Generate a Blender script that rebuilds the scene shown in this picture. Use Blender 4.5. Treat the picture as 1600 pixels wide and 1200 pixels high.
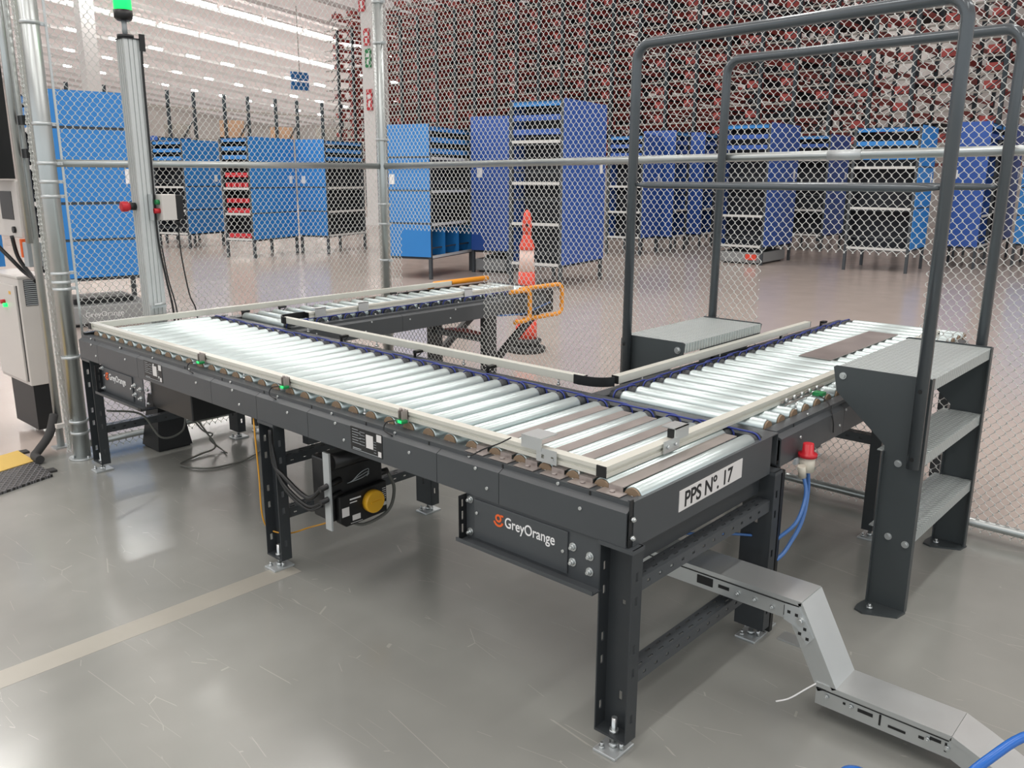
import bpy, math, random
import numpy as np
from mathutils import Vector, Matrix
random.seed(7); rng = np.random.default_rng(7)
for o in list(bpy.data.objects): bpy.data.objects.remove(o)
SC = bpy.context.scene; COL = SC.collection
PI = math.pi
# ------------------------------------------------------------ camera
cam_d = bpy.data.cameras.new('camera'); cam = bpy.data.objects.new('camera', cam_d); COL.objects.link(cam)
YAW, PITCH, ROLL, FPX = math.radians(42.315), math.radians(13.716), math.radians(0.238), 1317.54
fw = Vector((math.cos(YAW)*math.cos(PITCH), math.sin(YAW)*math.cos(PITCH), -math.sin(PITCH)))
rt = Vector((math.sin(YAW), -math.cos(YAW), 0)); up = rt.cross(fw)
r2 = rt*math.cos(ROLL)+up*math.sin(ROLL); u2 = -rt*math.sin(ROLL)+up*math.cos(ROLL)
cam.matrix_world = Matrix(((r2.x, u2.x, -fw.x, 0), (r2.y, u2.y, -fw.y, 0), (r2.z, u2.z, -fw.z, 1.65), (0, 0, 0, 1)))
cam_d.sensor_width = 36; cam_d.lens = FPX/1600*36; cam_d.clip_start = .05; cam_d.clip_end = 300
SC.camera = cam
# ------------------------------------------------------------ world, exposure
SC.view_settings.view_transform = 'Standard'; SC.view_settings.look = 'None'
SC.view_settings.exposure = 0.22; SC.view_settings.gamma = 1; SC.view_settings.use_curve_mapping = False
W = bpy.data.worlds.new('world'); SC.world = W; W.use_nodes = True
bg = W.node_tree.nodes['Background']; bg.inputs[0].default_value = (.93, .97, 1, 1); bg.inputs[1].default_value = 1.0
WORLD_STRENGTH = 1.0; STRIP_EMIT = 34.0
bg.inputs[1].default_value = WORLD_STRENGTH
def area(name, loc, sx, sy, power, rot=(0, 0, 0)):
    l = bpy.data.lights.new(name, 'AREA'); l.shape = 'RECTANGLE'; l.size = sx; l.size_y = sy; l.energy = power; l.color = (1, .985, .95)
    o = bpy.data.objects.new(name, l); COL.objects.link(o); o.location = loc; o.rotation_euler = rot; return o
def ceil_z(x): return 11-.1*x
# rows of skylight tubes under the roof near the work place: real long lamps hung below the roof
LAMPROWS = [-5.6, .2, 6.05, 11.9, 17.75, 23.6]
for i, y in enumerate(LAMPROWS):
    for x in ((-4, 8) if y < 12 else (-2, 3.5, 9)):
        area('roof_lamp', (x, y, ceil_z(x)-.45), 9 if y < 12 else 2.2, .5, 260 if y < 12 else 150)
# ------------------------------------------------------------ materials
def srgb(h):
    h = h.lstrip('#'); c = [int(h[i:i+2], 16)/255 for i in (0, 2, 4)]
    return tuple(((x+.055)/1.055)**2.4 if x > .04 else x/12.92 for x in c)+(1,)
def mat(name, col, rough=.5, metal=0, noise=0, nscale=8, emit=0, bump=0, bscale=60, spec=.5, stretch=None, rvar=0, alpha=1, trans=0):
    m = bpy.data.materials.new(name); m.use_nodes = True; nt = m.node_tree; b = nt.nodes['Principled BSDF']
    c = srgb(col) if isinstance(col, str) else tuple(col)+(1,)
    b.inputs['Base Color'].default_value = c; b.inputs['Roughness'].default_value = rough; b.inputs['Metallic'].default_value = metal
    b.inputs['Specular IOR Level'].default_value = spec
    if trans: b.inputs['Transmission Weight'].default_value = trans
    N = nt.nodes; L = nt.links
    tc = N.new('ShaderNodeTexCoord'); mp = N.new('ShaderNodeMapping'); L.new(tc.outputs['Object'], mp.inputs[0])
    if stretch: mp.inputs['Scale'].default_value = stretch
    if noise or rvar:
        n = N.new('ShaderNodeTexNoise'); n.inputs['Scale'].default_value = nscale; n.inputs['Detail'].default_value = 6; L.new(mp.outputs[0], n.inputs[0])
        if noise:
            mx = N.new('ShaderNodeMix'); mx.data_type = 'RGBA'; mx.inputs[6].default_value = tuple(x*(1-noise) for x in c[:3])+(1,); mx.inputs[7].default_value = tuple(min(1, x*(1+noise)) for x in c[:3])+(1,)
            L.new(n.outputs[0], mx.inputs[0]); L.new(mx.outputs[2], b.inputs['Base Color'])
        if rvar:
            mr = N.new('ShaderNodeMapRange'); mr.inputs[3].default_value = max(0, rough-rvar); mr.inputs[4].default_value = rough+rvar; L.new(n.outputs[0], mr.inputs[0]); L.new(mr.outputs[0], b.inputs['Roughness'])
    if bump:
        n2 = N.new('ShaderNodeTexNoise'); n2.inputs['Scale'].default_value = bscale; L.new(mp.outputs[0], n2.inputs[0])
        bp = N.new('ShaderNodeBump'); bp.inputs['Strength'].default_value = bump; bp.inputs['Distance'].default_value = .01; L.new(n2.outputs[0], bp.inputs['Height']); L.new(bp.outputs[0], b.inputs['Normal'])
    if emit: b.inputs['Emission Color'].default_value = c; b.inputs['Emission Strength'].default_value = emit
    return m
M = {}
M['dark'] = mat('dark_paint', '#43474a', .38, 0, .12, 5, bump=.03, bscale=400)
M['dark2'] = mat('darker_paint', '#33373a', .42, 0, .1, 5)
M['stair'] = mat('stair_paint', '#3f4547', .42, 0, .12, 4, bump=.02, bscale=300)
M['tube'] = mat('handrail_paint', '#565c60', .2, .3, .1, 6, rvar=.06)
M['black'] = mat('black_plastic', '#141516', .4)
M['blackm'] = mat('black_metal', '#1b1d1f', .45)
M['roller'] = mat('zinc_roller', '#c6d3d3', .33, .75, .05, 30, rvar=.06, stretch=(1, 8, 8))
M['rollery'] = mat('zinc_roller_b', '#c6d3d3', .33, .75, .05, 30, rvar=.06, stretch=(8, 1, 8))
M['alu'] = mat('cream_aluminium', '#d2d2c8', .38, .2, .04, 12)
M['alup'] = mat('pole_aluminium', '#cfd3d2', .4, .4, .04, 12)
M['galv'] = mat('galvanised_steel', '#c3c8c9', .4, .6, .14, 14, rvar=.08)
M['galvlight'] = mat('galvanised_sheet', '#c8cccc', .34, .8, .08, 6, rvar=.08)
M['wire'] = mat('fence_wire', '#e6e8e4', .45, .3)
M['post'] = mat('fence_post', '#b4b9b8', .33, .85, .12, 7, rvar=.06)
M['steel'] = mat('stainless', '#aaa29e', .34, .6, .12, 9, rvar=.1)
M['zinc'] = mat('bright_zinc', '#ccd0d0', .3, .9)
M['brown'] = mat('bearing_tan', '#84705a', .6)
M['belt'] = mat('blue_belt', '#2b3a86', .5)
M['white'] = mat('white_print', '#e9e9e9', .5)
M['label'] = mat('label_plate', '#dcdad8', .45)
M['ink'] = mat('black_ink', '#17181b', .5)
M['orange'] = mat('orange_print', '#e5642a', .5)
M['yellow'] = mat('yellow_plastic', '#e3ad2a', .35)
M['red'] = mat('red_plastic', '#c2202c', .35)
M['greenled'] = mat('green_lamp', '#18e060', .3, emit=1.6)
M['green'] = mat('green_plastic', '#158046', .4)
M['cream'] = mat('cabinet_cream', '#cdc9c4', .45, 0, .03, 4)
M['grey'] = mat('grey_plastic', '#a3a9ac', .45)
M['cyel'] = mat('cable_yellow', '#d69a2c', .4)
M['cgrey'] = mat('cable_grey', '#6b6c66', .5)
M['cblue'] = mat('blue_hose', '#3f6fb0', .3, spec=.7)
M['blue'] = mat('pod_blue', '#2b7ec6', .4, 0, .05, 2)
M['navy'] = mat('pod_navy', '#2c54a2', .42, 0, .05, 2)
M['podfr'] = mat('pod_frame', '#474c50', .5, .3)
M['podin'] = mat('pod_inside_shade', '#20242c', .7)  # near-black tone carries the shade inside the shelf towers
M['shelfw'] = mat('pod_shelf_edge', '#c9c9c6', .5)
M['robot'] = mat('robot_grey', '#8d8f8f', .5)
M['rackp'] = mat('rack_post', '#2f3b42', .5, .2)
M['rackr'] = mat('rack_red', '#ae423c', .5, 0, .3, 1.2)
M['rackg'] = mat('rack_grey', '#9c9890', .6, 0, .2, 2)
M['carton'] = mat('carton', '#b8977a', .8, 0, .15, 2)
M['conc'] = mat('white_column', '#dedcda', .6)
M['tubeo'] = mat('orange_tube', '#ee9a1e', .4)
M['coneo'] = mat('cone_orange', '#e04a35', .5)
M['conew'] = mat('cone_white', '#e8c9bd', .5)
M['rubber'] = mat('rubber', '#3b3b3b', .8)
M['bluedrum'] = mat('blue_gloss', '#1f63b8', .25)
M['clear'] = mat('milky_plastic', '#cfcabb', .3)
M['strip'] = mat('lamp_strip', (1, .99, .96), .5, emit=STRIP_EMIT)
M['wood'] = mat('mat_yellow', '#d8b660', .7, 0, .08, 5)
# diamond plate; ridges painted lighter, standing in for light on the raised lines
def plate_mat(name, col, sc, c0='#a9b2b2', c1='#d6dcda', met=.45):
    m = mat(name, col, .38, met, .08, 8); nt = m.node_tree; N = nt.nodes; L = nt.links; b = N['Principled BSDF']
    tc = N.new('ShaderNodeTexCoord'); hs = []
    for a in (.52, -.52):
        mp = N.new('ShaderNodeMapping'); mp.inputs['Rotation'].default_value = (0, 0, a); L.new(tc.outputs['Object'], mp.inputs[0])
        w = N.new('ShaderNodeTexWave'); w.bands_direction = 'X'; w.inputs['Scale'].default_value = sc; w.wave_profile = 'SIN'; L.new(mp.outputs[0], w.inputs[0])
        pw = N.new('ShaderNodeMath'); pw.operation = 'POWER'; pw.inputs[1].default_value = 5; L.new(w.outputs[1], pw.inputs[0]); hs.append(pw)
    mx = N.new('ShaderNodeMath'); mx.operation = 'MAXIMUM'; L.new(hs[0].outputs[0], mx.inputs[0]); L.new(hs[1].outputs[0], mx.inputs[1])
    bp = N.new('ShaderNodeBump'); bp.inputs['Strength'].default_value = 1; bp.inputs['Distance'].default_value = .006
    L.new(mx.outputs[0], bp.inputs['Height']); L.new(bp.outputs[0], b.inputs['Normal'])
    cm = N.new('ShaderNodeMix'); cm.data_type = 'RGBA'; L.new(mx.outputs[0], cm.inputs[0]); cm.inputs[6].default_value = srgb(c0); cm.inputs[7].default_value = srgb(c1); L.new(cm.outputs[2], b.inputs['Base Color']); return m
M['tread'] = plate_mat('diamond_plate', '#c4cccb', 14)
M['matgrid'] = plate_mat('rubber_grid', '#333333', 11, '#2b2b2b', '#77777a', 0)
# floor
def floor_mat():
    m = bpy.data.materials.new('polished_concrete'); m.use_nodes = True; nt = m.node_tree; N = nt.nodes; L = nt.links; b = N['Principled BSDF']
    tc = N.new('ShaderNodeTexCoord')
    n1 = N.new('ShaderNodeTexNoise'); n1.inputs['Scale'].default_value = .9; n1.inputs['Detail'].default_value = 4; n1.inputs['Roughness'].default_value = .5; L.new(tc.outputs['Object'], n1.inputs[0])
    r1 = N.new('ShaderNodeValToRGB'); r1.color_ramp.elements[0].position = .3; r1.color_ramp.elements[0].color = srgb('#82837f'); r1.color_ramp.elements[1].position = .72; r1.color_ramp.elements[1].color = srgb('#9fa09b')
    e = r1.color_ramp.elements.new(.5); e.color = srgb('#90918c'); L.new(n1.outputs[0], r1.inputs[0])
    # the part beyond the fence is lighter and warmer concrete
    sx = N.new('ShaderNodeSeparateXYZ'); L.new(tc.outputs['Object'], sx.inputs[0])
    mr = N.new('ShaderNodeMapRange'); mr.inputs[1].default_value = 4.28; mr.inputs[2].default_value = 4.45; L.new(sx.outputs[0], mr.inputs[0])
    mr2 = N.new('ShaderNodeMapRange'); mr2.inputs[1].default_value = 5.3; mr2.inputs[2].default_value = 5.45; L.new(sx.outputs[1], mr2.inputs[0])
    ma = N.new('ShaderNodeMath'); ma.operation = 'MAXIMUM'; L.new(mr.outputs[0], ma.inputs[0]); L.new(mr2.outputs[0], ma.inputs[1])
    mx = N.new('ShaderNodeMix'); mx.data_type = 'RGBA'; mx.blend_type = 'MIX'; L.new(ma.outputs[0], mx.inputs[0]); L.new(r1.outputs[0], mx.inputs[6]); mx.inputs[7].default_value = srgb('#b8aca4')
    # scratches: thin stretched voronoi-edge like lines
    prev = mx.outputs[2]
    for i, (rz, sc) in enumerate(((.6, (5, .7, 1)), (2.0, (6, .9, 1)), (-.5, (4, .6, 1)))):
        mp = N.new('ShaderNodeMapping'); mp.inputs['Rotation'].default_value = (0, 0, rz); mp.inputs['Scale'].default_value = sc; mp.inputs['Location'].default_value = (i*3.3, 1.7*i, 0); L.new(tc.outputs['Object'], mp.inputs[0])
        v = N.new('ShaderNodeTexVoronoi'); v.feature = 'DISTANCE_TO_EDGE'; v.inputs['Scale'].default_value = 1.6; L.new(mp.outputs[0], v.inputs[0])
        lt = N.new('ShaderNodeMath'); lt.operation = 'LESS_THAN'; lt.inputs[1].default_value = .0035; L.new(v.outputs[0], lt.inputs[0])
        nn = N.new('ShaderNodeTexNoise'); nn.inputs['Scale'].default_value = 2.3; L.new(mp.outputs[0], nn.inputs[0])
        gt = N.new('ShaderNodeMath'); gt.operation = 'GREATER_THAN'; gt.inputs[1].default_value = .6; L.new(nn.outputs[0], gt.inputs[0])
        mu = N.new('ShaderNodeMath'); mu.operation = 'MULTIPLY'; L.new(lt.outputs[0], mu.inputs[0]); L.new(gt.outputs[0], mu.inputs[1])
        m3 = N.new('ShaderNodeMath'); m3.operation = 'MULTIPLY'; m3.inputs[1].default_value = .22; L.new(mu.outputs[0], m3.inputs[0])
        mm = N.new('ShaderNodeMix'); mm.data_type = 'RGBA'; L.new(m3.outputs[0], mm.inputs[0]); L.new(prev, mm.inputs[6]); mm.inputs[7].default_value = srgb('#d8d4c8'); prev = mm.outputs[2]
    L.new(prev, b.inputs['Base Color'])
    n2 = N.new('ShaderNodeTexNoise'); n2.inputs['Scale'].default_value = 3; n2.inputs['Detail'].default_value = 5; L.new(tc.outputs['Object'], n2.inputs[0])
    mr3 = N.new('ShaderNodeMapRange'); mr3.inputs[3].default_value = .12; mr3.inputs[4].default_value = .26; L.new(n2.outputs[0], mr3.inputs[0]); L.new(mr3.outputs[0], b.inputs['Roughness'])
    b.inputs['Specular IOR Level'].default_value = .6
    n3 = N.new('ShaderNodeTexNoise'); n3.inputs['Scale'].default_value = 2.2; n3.inputs['Detail'].default_value = 3; L.new(tc.outputs['Object'], n3.inputs[0])
    bp = N.new('ShaderNodeBump'); bp.inputs['Strength'].default_value = .1; bp.inputs['Distance'].default_value = .02; L.new(n3.outputs[0], bp.inputs['Height']); L.new(bp.outputs[0], b.inputs['Normal'])
    return m
M['floor'] = floor_mat()
def ribbed(name, col, scale, strength, axis):
    m = mat(name, col, .6, 0, .06, .5); nt = m.node_tree; N = nt.nodes; L = nt.links; b = N['Principled BSDF']
    tc = N.new('ShaderNodeTexCoord'); w = N.new('ShaderNodeTexWave'); w.bands_direction = axis; w.inputs['Scale'].default_value = scale; L.new(tc.outputs['Object'], w.inputs[0])
    bp = N.new('ShaderNodeBump'); bp.inputs['Strength'].default_value = strength; bp.inputs['Distance'].default_value = .05; L.new(w.outputs[1], bp.inputs['Height']); L.new(bp.outputs[0], b.inputs['Normal']); return m
M['roof'] = ribbed('roof_sheet', '#ddcdc8', 1.0, .5, 'Y')
def add_translucency(m, f, col):
    nt = m.node_tree; N = nt.nodes; L = nt.links; out = N['Material Output']; b = N['Principled BSDF']
    t = N.new('ShaderNodeBsdfTranslucent'); t.inputs[0].default_value = srgb(col); mx = N.new('ShaderNodeMixShader'); mx.inputs[0].default_value = f
    L.new(b.outputs[0], mx.inputs[1]); L.new(t.outputs[0], mx.inputs[2]); L.new(mx.outputs[0], out.inputs[0])
add_translucency(M['roof'], .36, '#f3e6e0')   # translucency added to brighten the ceiling and give soft overhead light
M['wall'] = ribbed('wall_sheet', '#dcd8d4', .8, .4, 'Y')
# ------------------------------------------------------------ mesh helper
class MB:
    def __init__(s): s.v = []; s.f = []; s.sm = []
    def add(s, vs, fs, smooth=False):
        n = len(s.v); s.v += [tuple(p) for p in vs]; s.f += [tuple(i+n for i in f) for f in fs]; s.sm += [smooth]*len(fs); return s
    def box(s, x0, y0, z0, x1, y1, z1):
        x0, x1 = sorted((x0, x1)); y0, y1 = sorted((y0, y1)); z0, z1 = sorted((z0, z1))
        return s.add([(x0, y0, z0), (x1, y0, z0), (x1, y1, z0), (x0, y1, z0), (x0, y0, z1), (x1, y0, z1), (x1, y1, z1), (x0, y1, z1)],
                     [(3, 2, 1, 0), (4, 5, 6, 7), (0, 1, 5, 4), (1, 2, 6, 5), (2, 3, 7, 6), (3, 0, 4, 7)])
    def beam(s, p0, p1, w, h, upv=(0, 0, 1)):
        p0 = Vector(p0); p1 = Vector(p1); d = (p1-p0).normalized(); sd = d.cross(Vector(upv)); sd.normalize(); u = sd.cross(d)
        a = sd*w/2; b = u*h/2
        return s.add([p0-a-b, p0+a-b, p0+a+b, p0-a+b, p1-a-b, p1+a-b, p1+a+b, p1-a+b], [(3, 2, 1, 0), (4, 5, 6, 7), (0, 1, 5, 4), (1, 2, 6, 5), (2, 3, 7, 6), (3, 0, 4, 7)])
    def tube(s, pts, r, n=10, cap=True, rs=None):
        pts = [Vector(p) for p in pts]; t = []
        for i in range(len(pts)):
            a = pts[max(0, i-1)]; b = pts[min(len(pts)-1, i+1)]; t.append((b-a).normalized())
        ref = Vector((0, 0, 1)) if abs(t[0].z) < .9 else Vector((1, 0, 0)); u = t[0].cross(ref).normalized(); vs = []
        for i, p in enumerate(pts):
            u = (u-t[i]*u.dot(t[i])).normalized(); w = t[i].cross(u); rr = rs[i] if rs else r
            for k in range(n):
                a = 2*PI*k/n; vs.append(p+(u*math.cos(a)+w*math.sin(a))*rr)
        fs = [(i*n+k, i*n+(k+1) % n, (i+1)*n+(k+1) % n, (i+1)*n+k) for i in range(len(pts)-1) for k in range(n)]
        m = len(s.v); s.add(vs, fs, True)
        if cap: s.f += [tuple(m+k for k in reversed(range(n))), tuple(m+(len(pts)-1)*n+k for k in range(n))]; s.sm += [False, False]
        return s
    def cyl(s, p0, p1, r, n=16, r1=None): return s.tube([p0, p1], r, n, rs=[r, r1 if r1 is not None else r])
    def prism(s, pts, axis, t0, t1):
        # pts: 2D polygon in the two other axes in order (x,y),(y,z)... axis: 'x' -> (y,z), 'y' -> (x,z), 'z' -> (x,y)
        def P(a, b, t): return (t, a, b) if axis == 'x' else (a, t, b) if axis == 'y' else (a, b, t)
        n = len(pts); vs = [P(a, b, t0) for a, b in pts]+[P(a, b, t1) for a, b in pts]
        return s.add(vs, [tuple(range(n)), tuple(reversed(range(n, 2*n)))]+[(i, i+n, (i+1) % n+n, (i+1) % n) for i in range(n)])
    def sweep(s, prof, axis, t0, t1):  # open profile strip (sheet)
        def P(a, b, t): return (t, a, b) if axis == 'x' else (a, t, b)
        n = len(prof); return s.add([P(a, b, t0) for a, b in prof]+[P(a, b, t1) for a, b in prof], [(i, i+1, i+1+n, i+n) for i in range(n-1)])
    def perf(s, o, ua, va, L, Wd, holes):
        # perforated sheet: origin o, unit axes ua (length L) and va (width Wd); holes (u0,u1,v0,v1)
        us = sorted({0, L, *[h[0] for h in holes], *[h[1] for h in holes]}); vv = sorted({0, Wd, *[h[2] for h in holes], *[h[3] for h in holes]})
        o = Vector(o); ua = Vector(ua); va = Vector(va); vs = [o+ua*a+va*b for a in us for b in vv]; nv = len(vv); fs = []
        for i in range(len(us)-1):
            for j in range(len(vv)-1):
                cu = (us[i]+us[i+1])/2; cv = (vv[j]+vv[j+1])/2
                if any(h[0] < cu < h[1] and h[2] < cv < h[3] for h in holes): continue
                fs.append((i*nv+j, (i+1)*nv+j, (i+1)*nv+j+1, i*nv+j+1))
        return s.add(vs, fs)
    def sphere(s, c, r, n=12, m=8, sz=1):
        vs = [(c[0], c[1], c[2]+r*sz)]
        for i in range(1, m):
            a = PI*i/m
            for k in range(n): vs.append((c[0]+r*math.sin(a)*math.cos(2*PI*k/n), c[1]+r*math.sin(a)*math.sin(2*PI*k/n), c[2]+r*sz*math.cos(a)))
        vs.append((c[0], c[1], c[2]-r*sz)); L_ = len(vs)-1; fs = [(0, 1+k, 1+(k+1) % n) for k in range(n)]
        for i in range(m-2): fs += [(1+i*n+k, 1+(i+1)*n+k, 1+(i+1)*n+(k+1) % n, 1+i*n+(k+1) % n) for k in range(n)]
        fs += [(L_, 1+(m-2)*n+(k+1) % n, 1+(m-2)*n+k) for k in range(n)]
        return s.add(vs, fs, True)
    def mesh(s, name, mt, off=Vector((0, 0, 0))):
        me = bpy.data.meshes.new(name); me.from_pydata([(p[0]-off.x, p[1]-off.y, p[2]-off.z) for p in s.v], [], s.f); me.update()
        me.polygons.foreach_set('use_smooth', s.sm); me.materials.append(mt if not isinstance(mt, str) else M[mt]); return me
def woff(o):
    v = Vector((0, 0, 0))
    while o: v += o.location; o = o.parent
    return v
def put(name, mb, m, parent=None, bev=0, solid=0):
    off = woff(parent) if parent else Vector((0, 0, 0)); o = bpy.data.objects.new(name, mb.mesh(name, m, off)); COL.objects.link(o); o.parent = parent
    if solid:
        q = o.modifiers.new('t', 'SOLIDIFY'); q.thickness = solid; q.offset = 0
    if bev:
        q = o.modifiers.new('b', 'BEVEL'); q.width = bev; q.segments = 2; q.limit_method = 'ANGLE'
    return o
def tag(o, label=None, cat=None, group=None, kind=None):
    if label: o['label'] = label
    if cat: o['category'] = cat
    if group: o['group'] = group
    if kind: o['kind'] = kind
    return o
def thing(name, label, cat, loc=(0, 0, 0), group=None):
    o = bpy.data.objects.new(name, None); COL.objects.link(o); o.location = loc; o.empty_display_size = .05; return tag(o, label, cat, group)
def struct(name, mb, m): return tag(put(name, mb, m), kind='structure')
def single(name, mb, m, label, cat, group=None, **k): return tag(put(name, mb, m, None, **k), label, cat, group)
def inst(o, parent, d):  # a copy of a part moved by d
    c = o.copy(); COL.objects.link(c); c.parent = parent; c.location = Vector(o.location)+Vector(d); return c
def copytree(o, parent, loc):
    c = o.copy(); COL.objects.link(c); c.parent = parent
    if loc is not None: c.location = loc
    for ch in list(o.children): copytree(ch, c, None)
    return c
def text(s, size, o, ua, va, m, parent, name='lettering', depth=.0006, extra=0, sx=1.0):
    cu = bpy.data.curves.new('t', 'FONT'); cu.body = s; cu.size = size; cu.extrude = depth; cu.offset = extra
    tmp = bpy.data.objects.new('t', cu); COL.objects.link(tmp); bpy.context.view_layer.update()
    me = bpy.data.meshes.new_from_object(tmp.evaluated_get(bpy.context.evaluated_depsgraph_get())); bpy.data.objects.remove(tmp)
    ua = Vector(ua).normalized(); va = Vector(va).normalized(); na = ua.cross(va); o = Vector(o)-woff(parent)
    mat4 = Matrix(((ua.x*sx, va.x, na.x, o.x), (ua.y*sx, va.y, na.y, o.y), (ua.z*sx, va.z, na.z, o.z), (0, 0, 0, 1)))
    me.transform(mat4); me.materials.clear(); me.materials.append(M[m]); me.name = name
    ob = bpy.data.objects.new(name, me); COL.objects.link(ob); ob.parent = parent; return ob
def arc(c, r, a0, a1, n, pl):  # arc points in plane 'xz','yz','xy'
    out = []
    for i in range(n+1):
        a = a0+(a1-a0)*i/n; p, q = r*math.cos(a), r*math.sin(a)
        out.append((c[0]+p, c[1], c[2]+q) if pl == 'xz' else (c[0], c[1]+p, c[2]+q) if pl == 'yz' else (c[0]+p, c[1]+q, c[2]))
    return out
def bez(pts, n=10):  # Catmull-Rom through points
    P = [Vector(p) for p in pts]; P = [P[0]*2-P[1]]+P+[P[-1]*2-P[-2]]; out = []
    for i in range(1, len(P)-2):
        for k in range(n):
            t = k/n; a, b, c, d = P[i-1:i+3]
            out.append(.5*((2*b)+(c-a)*t+(2*a-5*b+4*c-d)*t*t+(3*b-3*c+d-a)*t**3))
    return out+[P[-2]]
# ------------------------------------------------------------ the hall
struct('floor', MB().box(-22, -20, -.1, 47, 72, 0), 'floor')
cb = MB(); cb.add([(-22, -20, ceil_z(-22)), (47, -20, ceil_z(47)), (47, 72, ceil_z(47)), (-22, 72, ceil_z(-22))], [(3, 2, 1, 0)])
struct('ceiling', cb, 'roof')
struct('wall_right', MB().box(34, -20, 0, 34.2, 26, ceil_z(34)).box(47, 26, 0, 47.2, 72, ceil_z(47)+.2).box(34, 26, 0, 47.2, 26.2, ceil_z(47)), 'wall')
struct('wall_far', MB().prism([(-22, 0), (47, 0), (47, ceil_z(47)+.2), (-22, ceil_z(-22)+.2)], 'y', 72, 72.2), 'wall')
CE = bpy.data.objects['ceiling']
pz = None
for i in range(24):   # roof purlins running with the lamp rows
    y = 8+2.925*i-.6
    o = put('purlin', MB().beam((-21.5, y, ceil_z(-21.5)-.12), (46.8, y, ceil_z(46.8)-.12), .1, .16), 'conc', CE)
ORD = ['first', 'second', 'third', 'fourth', 'fifth', 'sixth', 'seventh', 'eighth', 'ninth', 'tenth', 'eleventh', 'twelfth', 'thirteenth', 'fourteenth', 'fifteenth', 'sixteenth', 'seventeenth', 'eighteenth', 'nineteenth', 'twentieth', 'twenty-first', 'twenty-second', 'twenty-third', 'twenty-fourth', 'twenty-fifth', 'twenty-sixth', 'twenty-seventh', 'twenty-eighth', 'twenty-ninth', 'thirtieth']
rows = [(35.3, 14, 34, 1.75, .22), (41.1, 12, 44, 1.75, .22), (46.9, 12, 44, .7, .16), (52.8, 12, 44, .5, .16), (58.6, 12, 44, .4, .14), (23.6, 31.2, 33.6, 1.6, .2), (11.9, 31.2, 33.6, 1.6, .2), (17.7, 31.2, 33.6, 1.6, .2)]
wh = ['nearest', 'second', 'third', 'fourth', 'farthest', 'short', 'short', 'short']
for ri, (y, xa, xb, ln, w_) in enumerate(rows):
    r = thing('strip_light', (wh[ri]+' row of roof lamps seen above the left fence panel, counted from the camera') if ri < 5 else 'short row of roof lamps behind the tall racks, '+['left of the middle', 'rightmost', 'in the middle'][ri-5], 'ceiling light', (xa, y, ceil_z(xa)-.35), 'rows of roof lamps')
    n = int((xb-xa)/2.1); p1 = put('lamp_tube', MB().beam((xa, y, ceil_z(xa)-.35), (xa+ln, y, ceil_z(xa)-.35-.1*ln), w_, .08), 'strip', r); p2 = put('housing', MB().beam((xa-.05, y, ceil_z(xa)-.26), (xa+ln+.05, y, ceil_z(xa)-.26-.1*ln), w_+.1, .08), 'conc', r)
    for k in range(1, n): inst(p1, r, (k*2.1, 0, -.21*k)); inst(p2, r, (k*2.1, 0, -.21*k))
# ------------------------------------------------------------ roller conveyors
PITCH_R = .106; RR = .031; RZ = .7825
def roller_parts(parent, axis, p0, p1, positions, fixed_end, m):
    """rollers from p0 to p1 along axis; with tan bearing ends and hexagon shaft"""
    def V(t, q, z): return (t, q, z) if axis == 'x' else (q, t, z)
    first = None
    for q in positions:
        if first is None:
            b = MB()
            e = p1-.052*(1 if p1 > p0 else -1); sg_ = 1 if p1 > p0 else -1
            b.tube([V(p0+.004*sg_, q, RZ), V(p0+.006*sg_, q, RZ), V(e-.012*sg_, q, RZ), V(e-.005*sg_, q, RZ), V(e, q, RZ)], RR, 24, rs=[RR-.003, RR, RR, RR-.002, RR-.008])
            first = put('roller', b, m, parent)
            put('bearing', MB().tube([V(p0-.004*sg_, q, RZ), V(p0+.0035*sg_, q, RZ)], RR-.004, 16), 'brown', first)
            put('pulley', MB().tube([V(e, q, RZ), V(e+.012*sg_, q, RZ), V(e+.014*sg_, q, RZ), V(p1, q, RZ)], RR, 18, rs=[RR-.008, RR-.008, RR-.005, RR-.005]), 'dark2', first)
            put('shaft', MB().tube([V(p0-.015*sg_, q, RZ), V(p1+.015*sg_, q, RZ)], .0055, 6), 'zinc', first)
            q0 = q
        else:
            d = (0, q-q0, 0) if axis == 'x' else (q-q0, 0, 0)
            c = inst(first, parent, d)
            for ch in first.children: cc = ch.copy(); COL.objects.link(cc); cc.parent = c
def belts(parent, axis, t, positions, m='belt', two=.014):
    def V(q, z, tt): return (tt, q, z) if axis == 'x' else (q, tt, z)
    first = None
    for i in range(len(positions)-1):
        q, q1 = positions[i], positions[i+1]; tt = t if i % 2 else t-two
        if i < 2:
            r = RR-.0005; pts = []
            for k in range(9): a = PI/2+PI*k/8; pts.append(V(q+r*math.cos(a), RZ+r*math.sin(a), tt))
            for k in range(9): a = -PI/2+PI*k/8; pts.append(V(q1+r*math.cos(a), RZ+r*math.sin(a), tt))
            pts.append(pts[0]); o = put('drive_belt', MB().tube(pts, .0035, 6, cap=False), m, parent)
            if first is None: first = [None, None]
            first[i] = (o, q)
        else:
            s, q0 = first[i % 2]; d = (0, q-q0, 0) if axis == 'x' else (q-q0, 0, 0); inst(s, parent, d)
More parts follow.
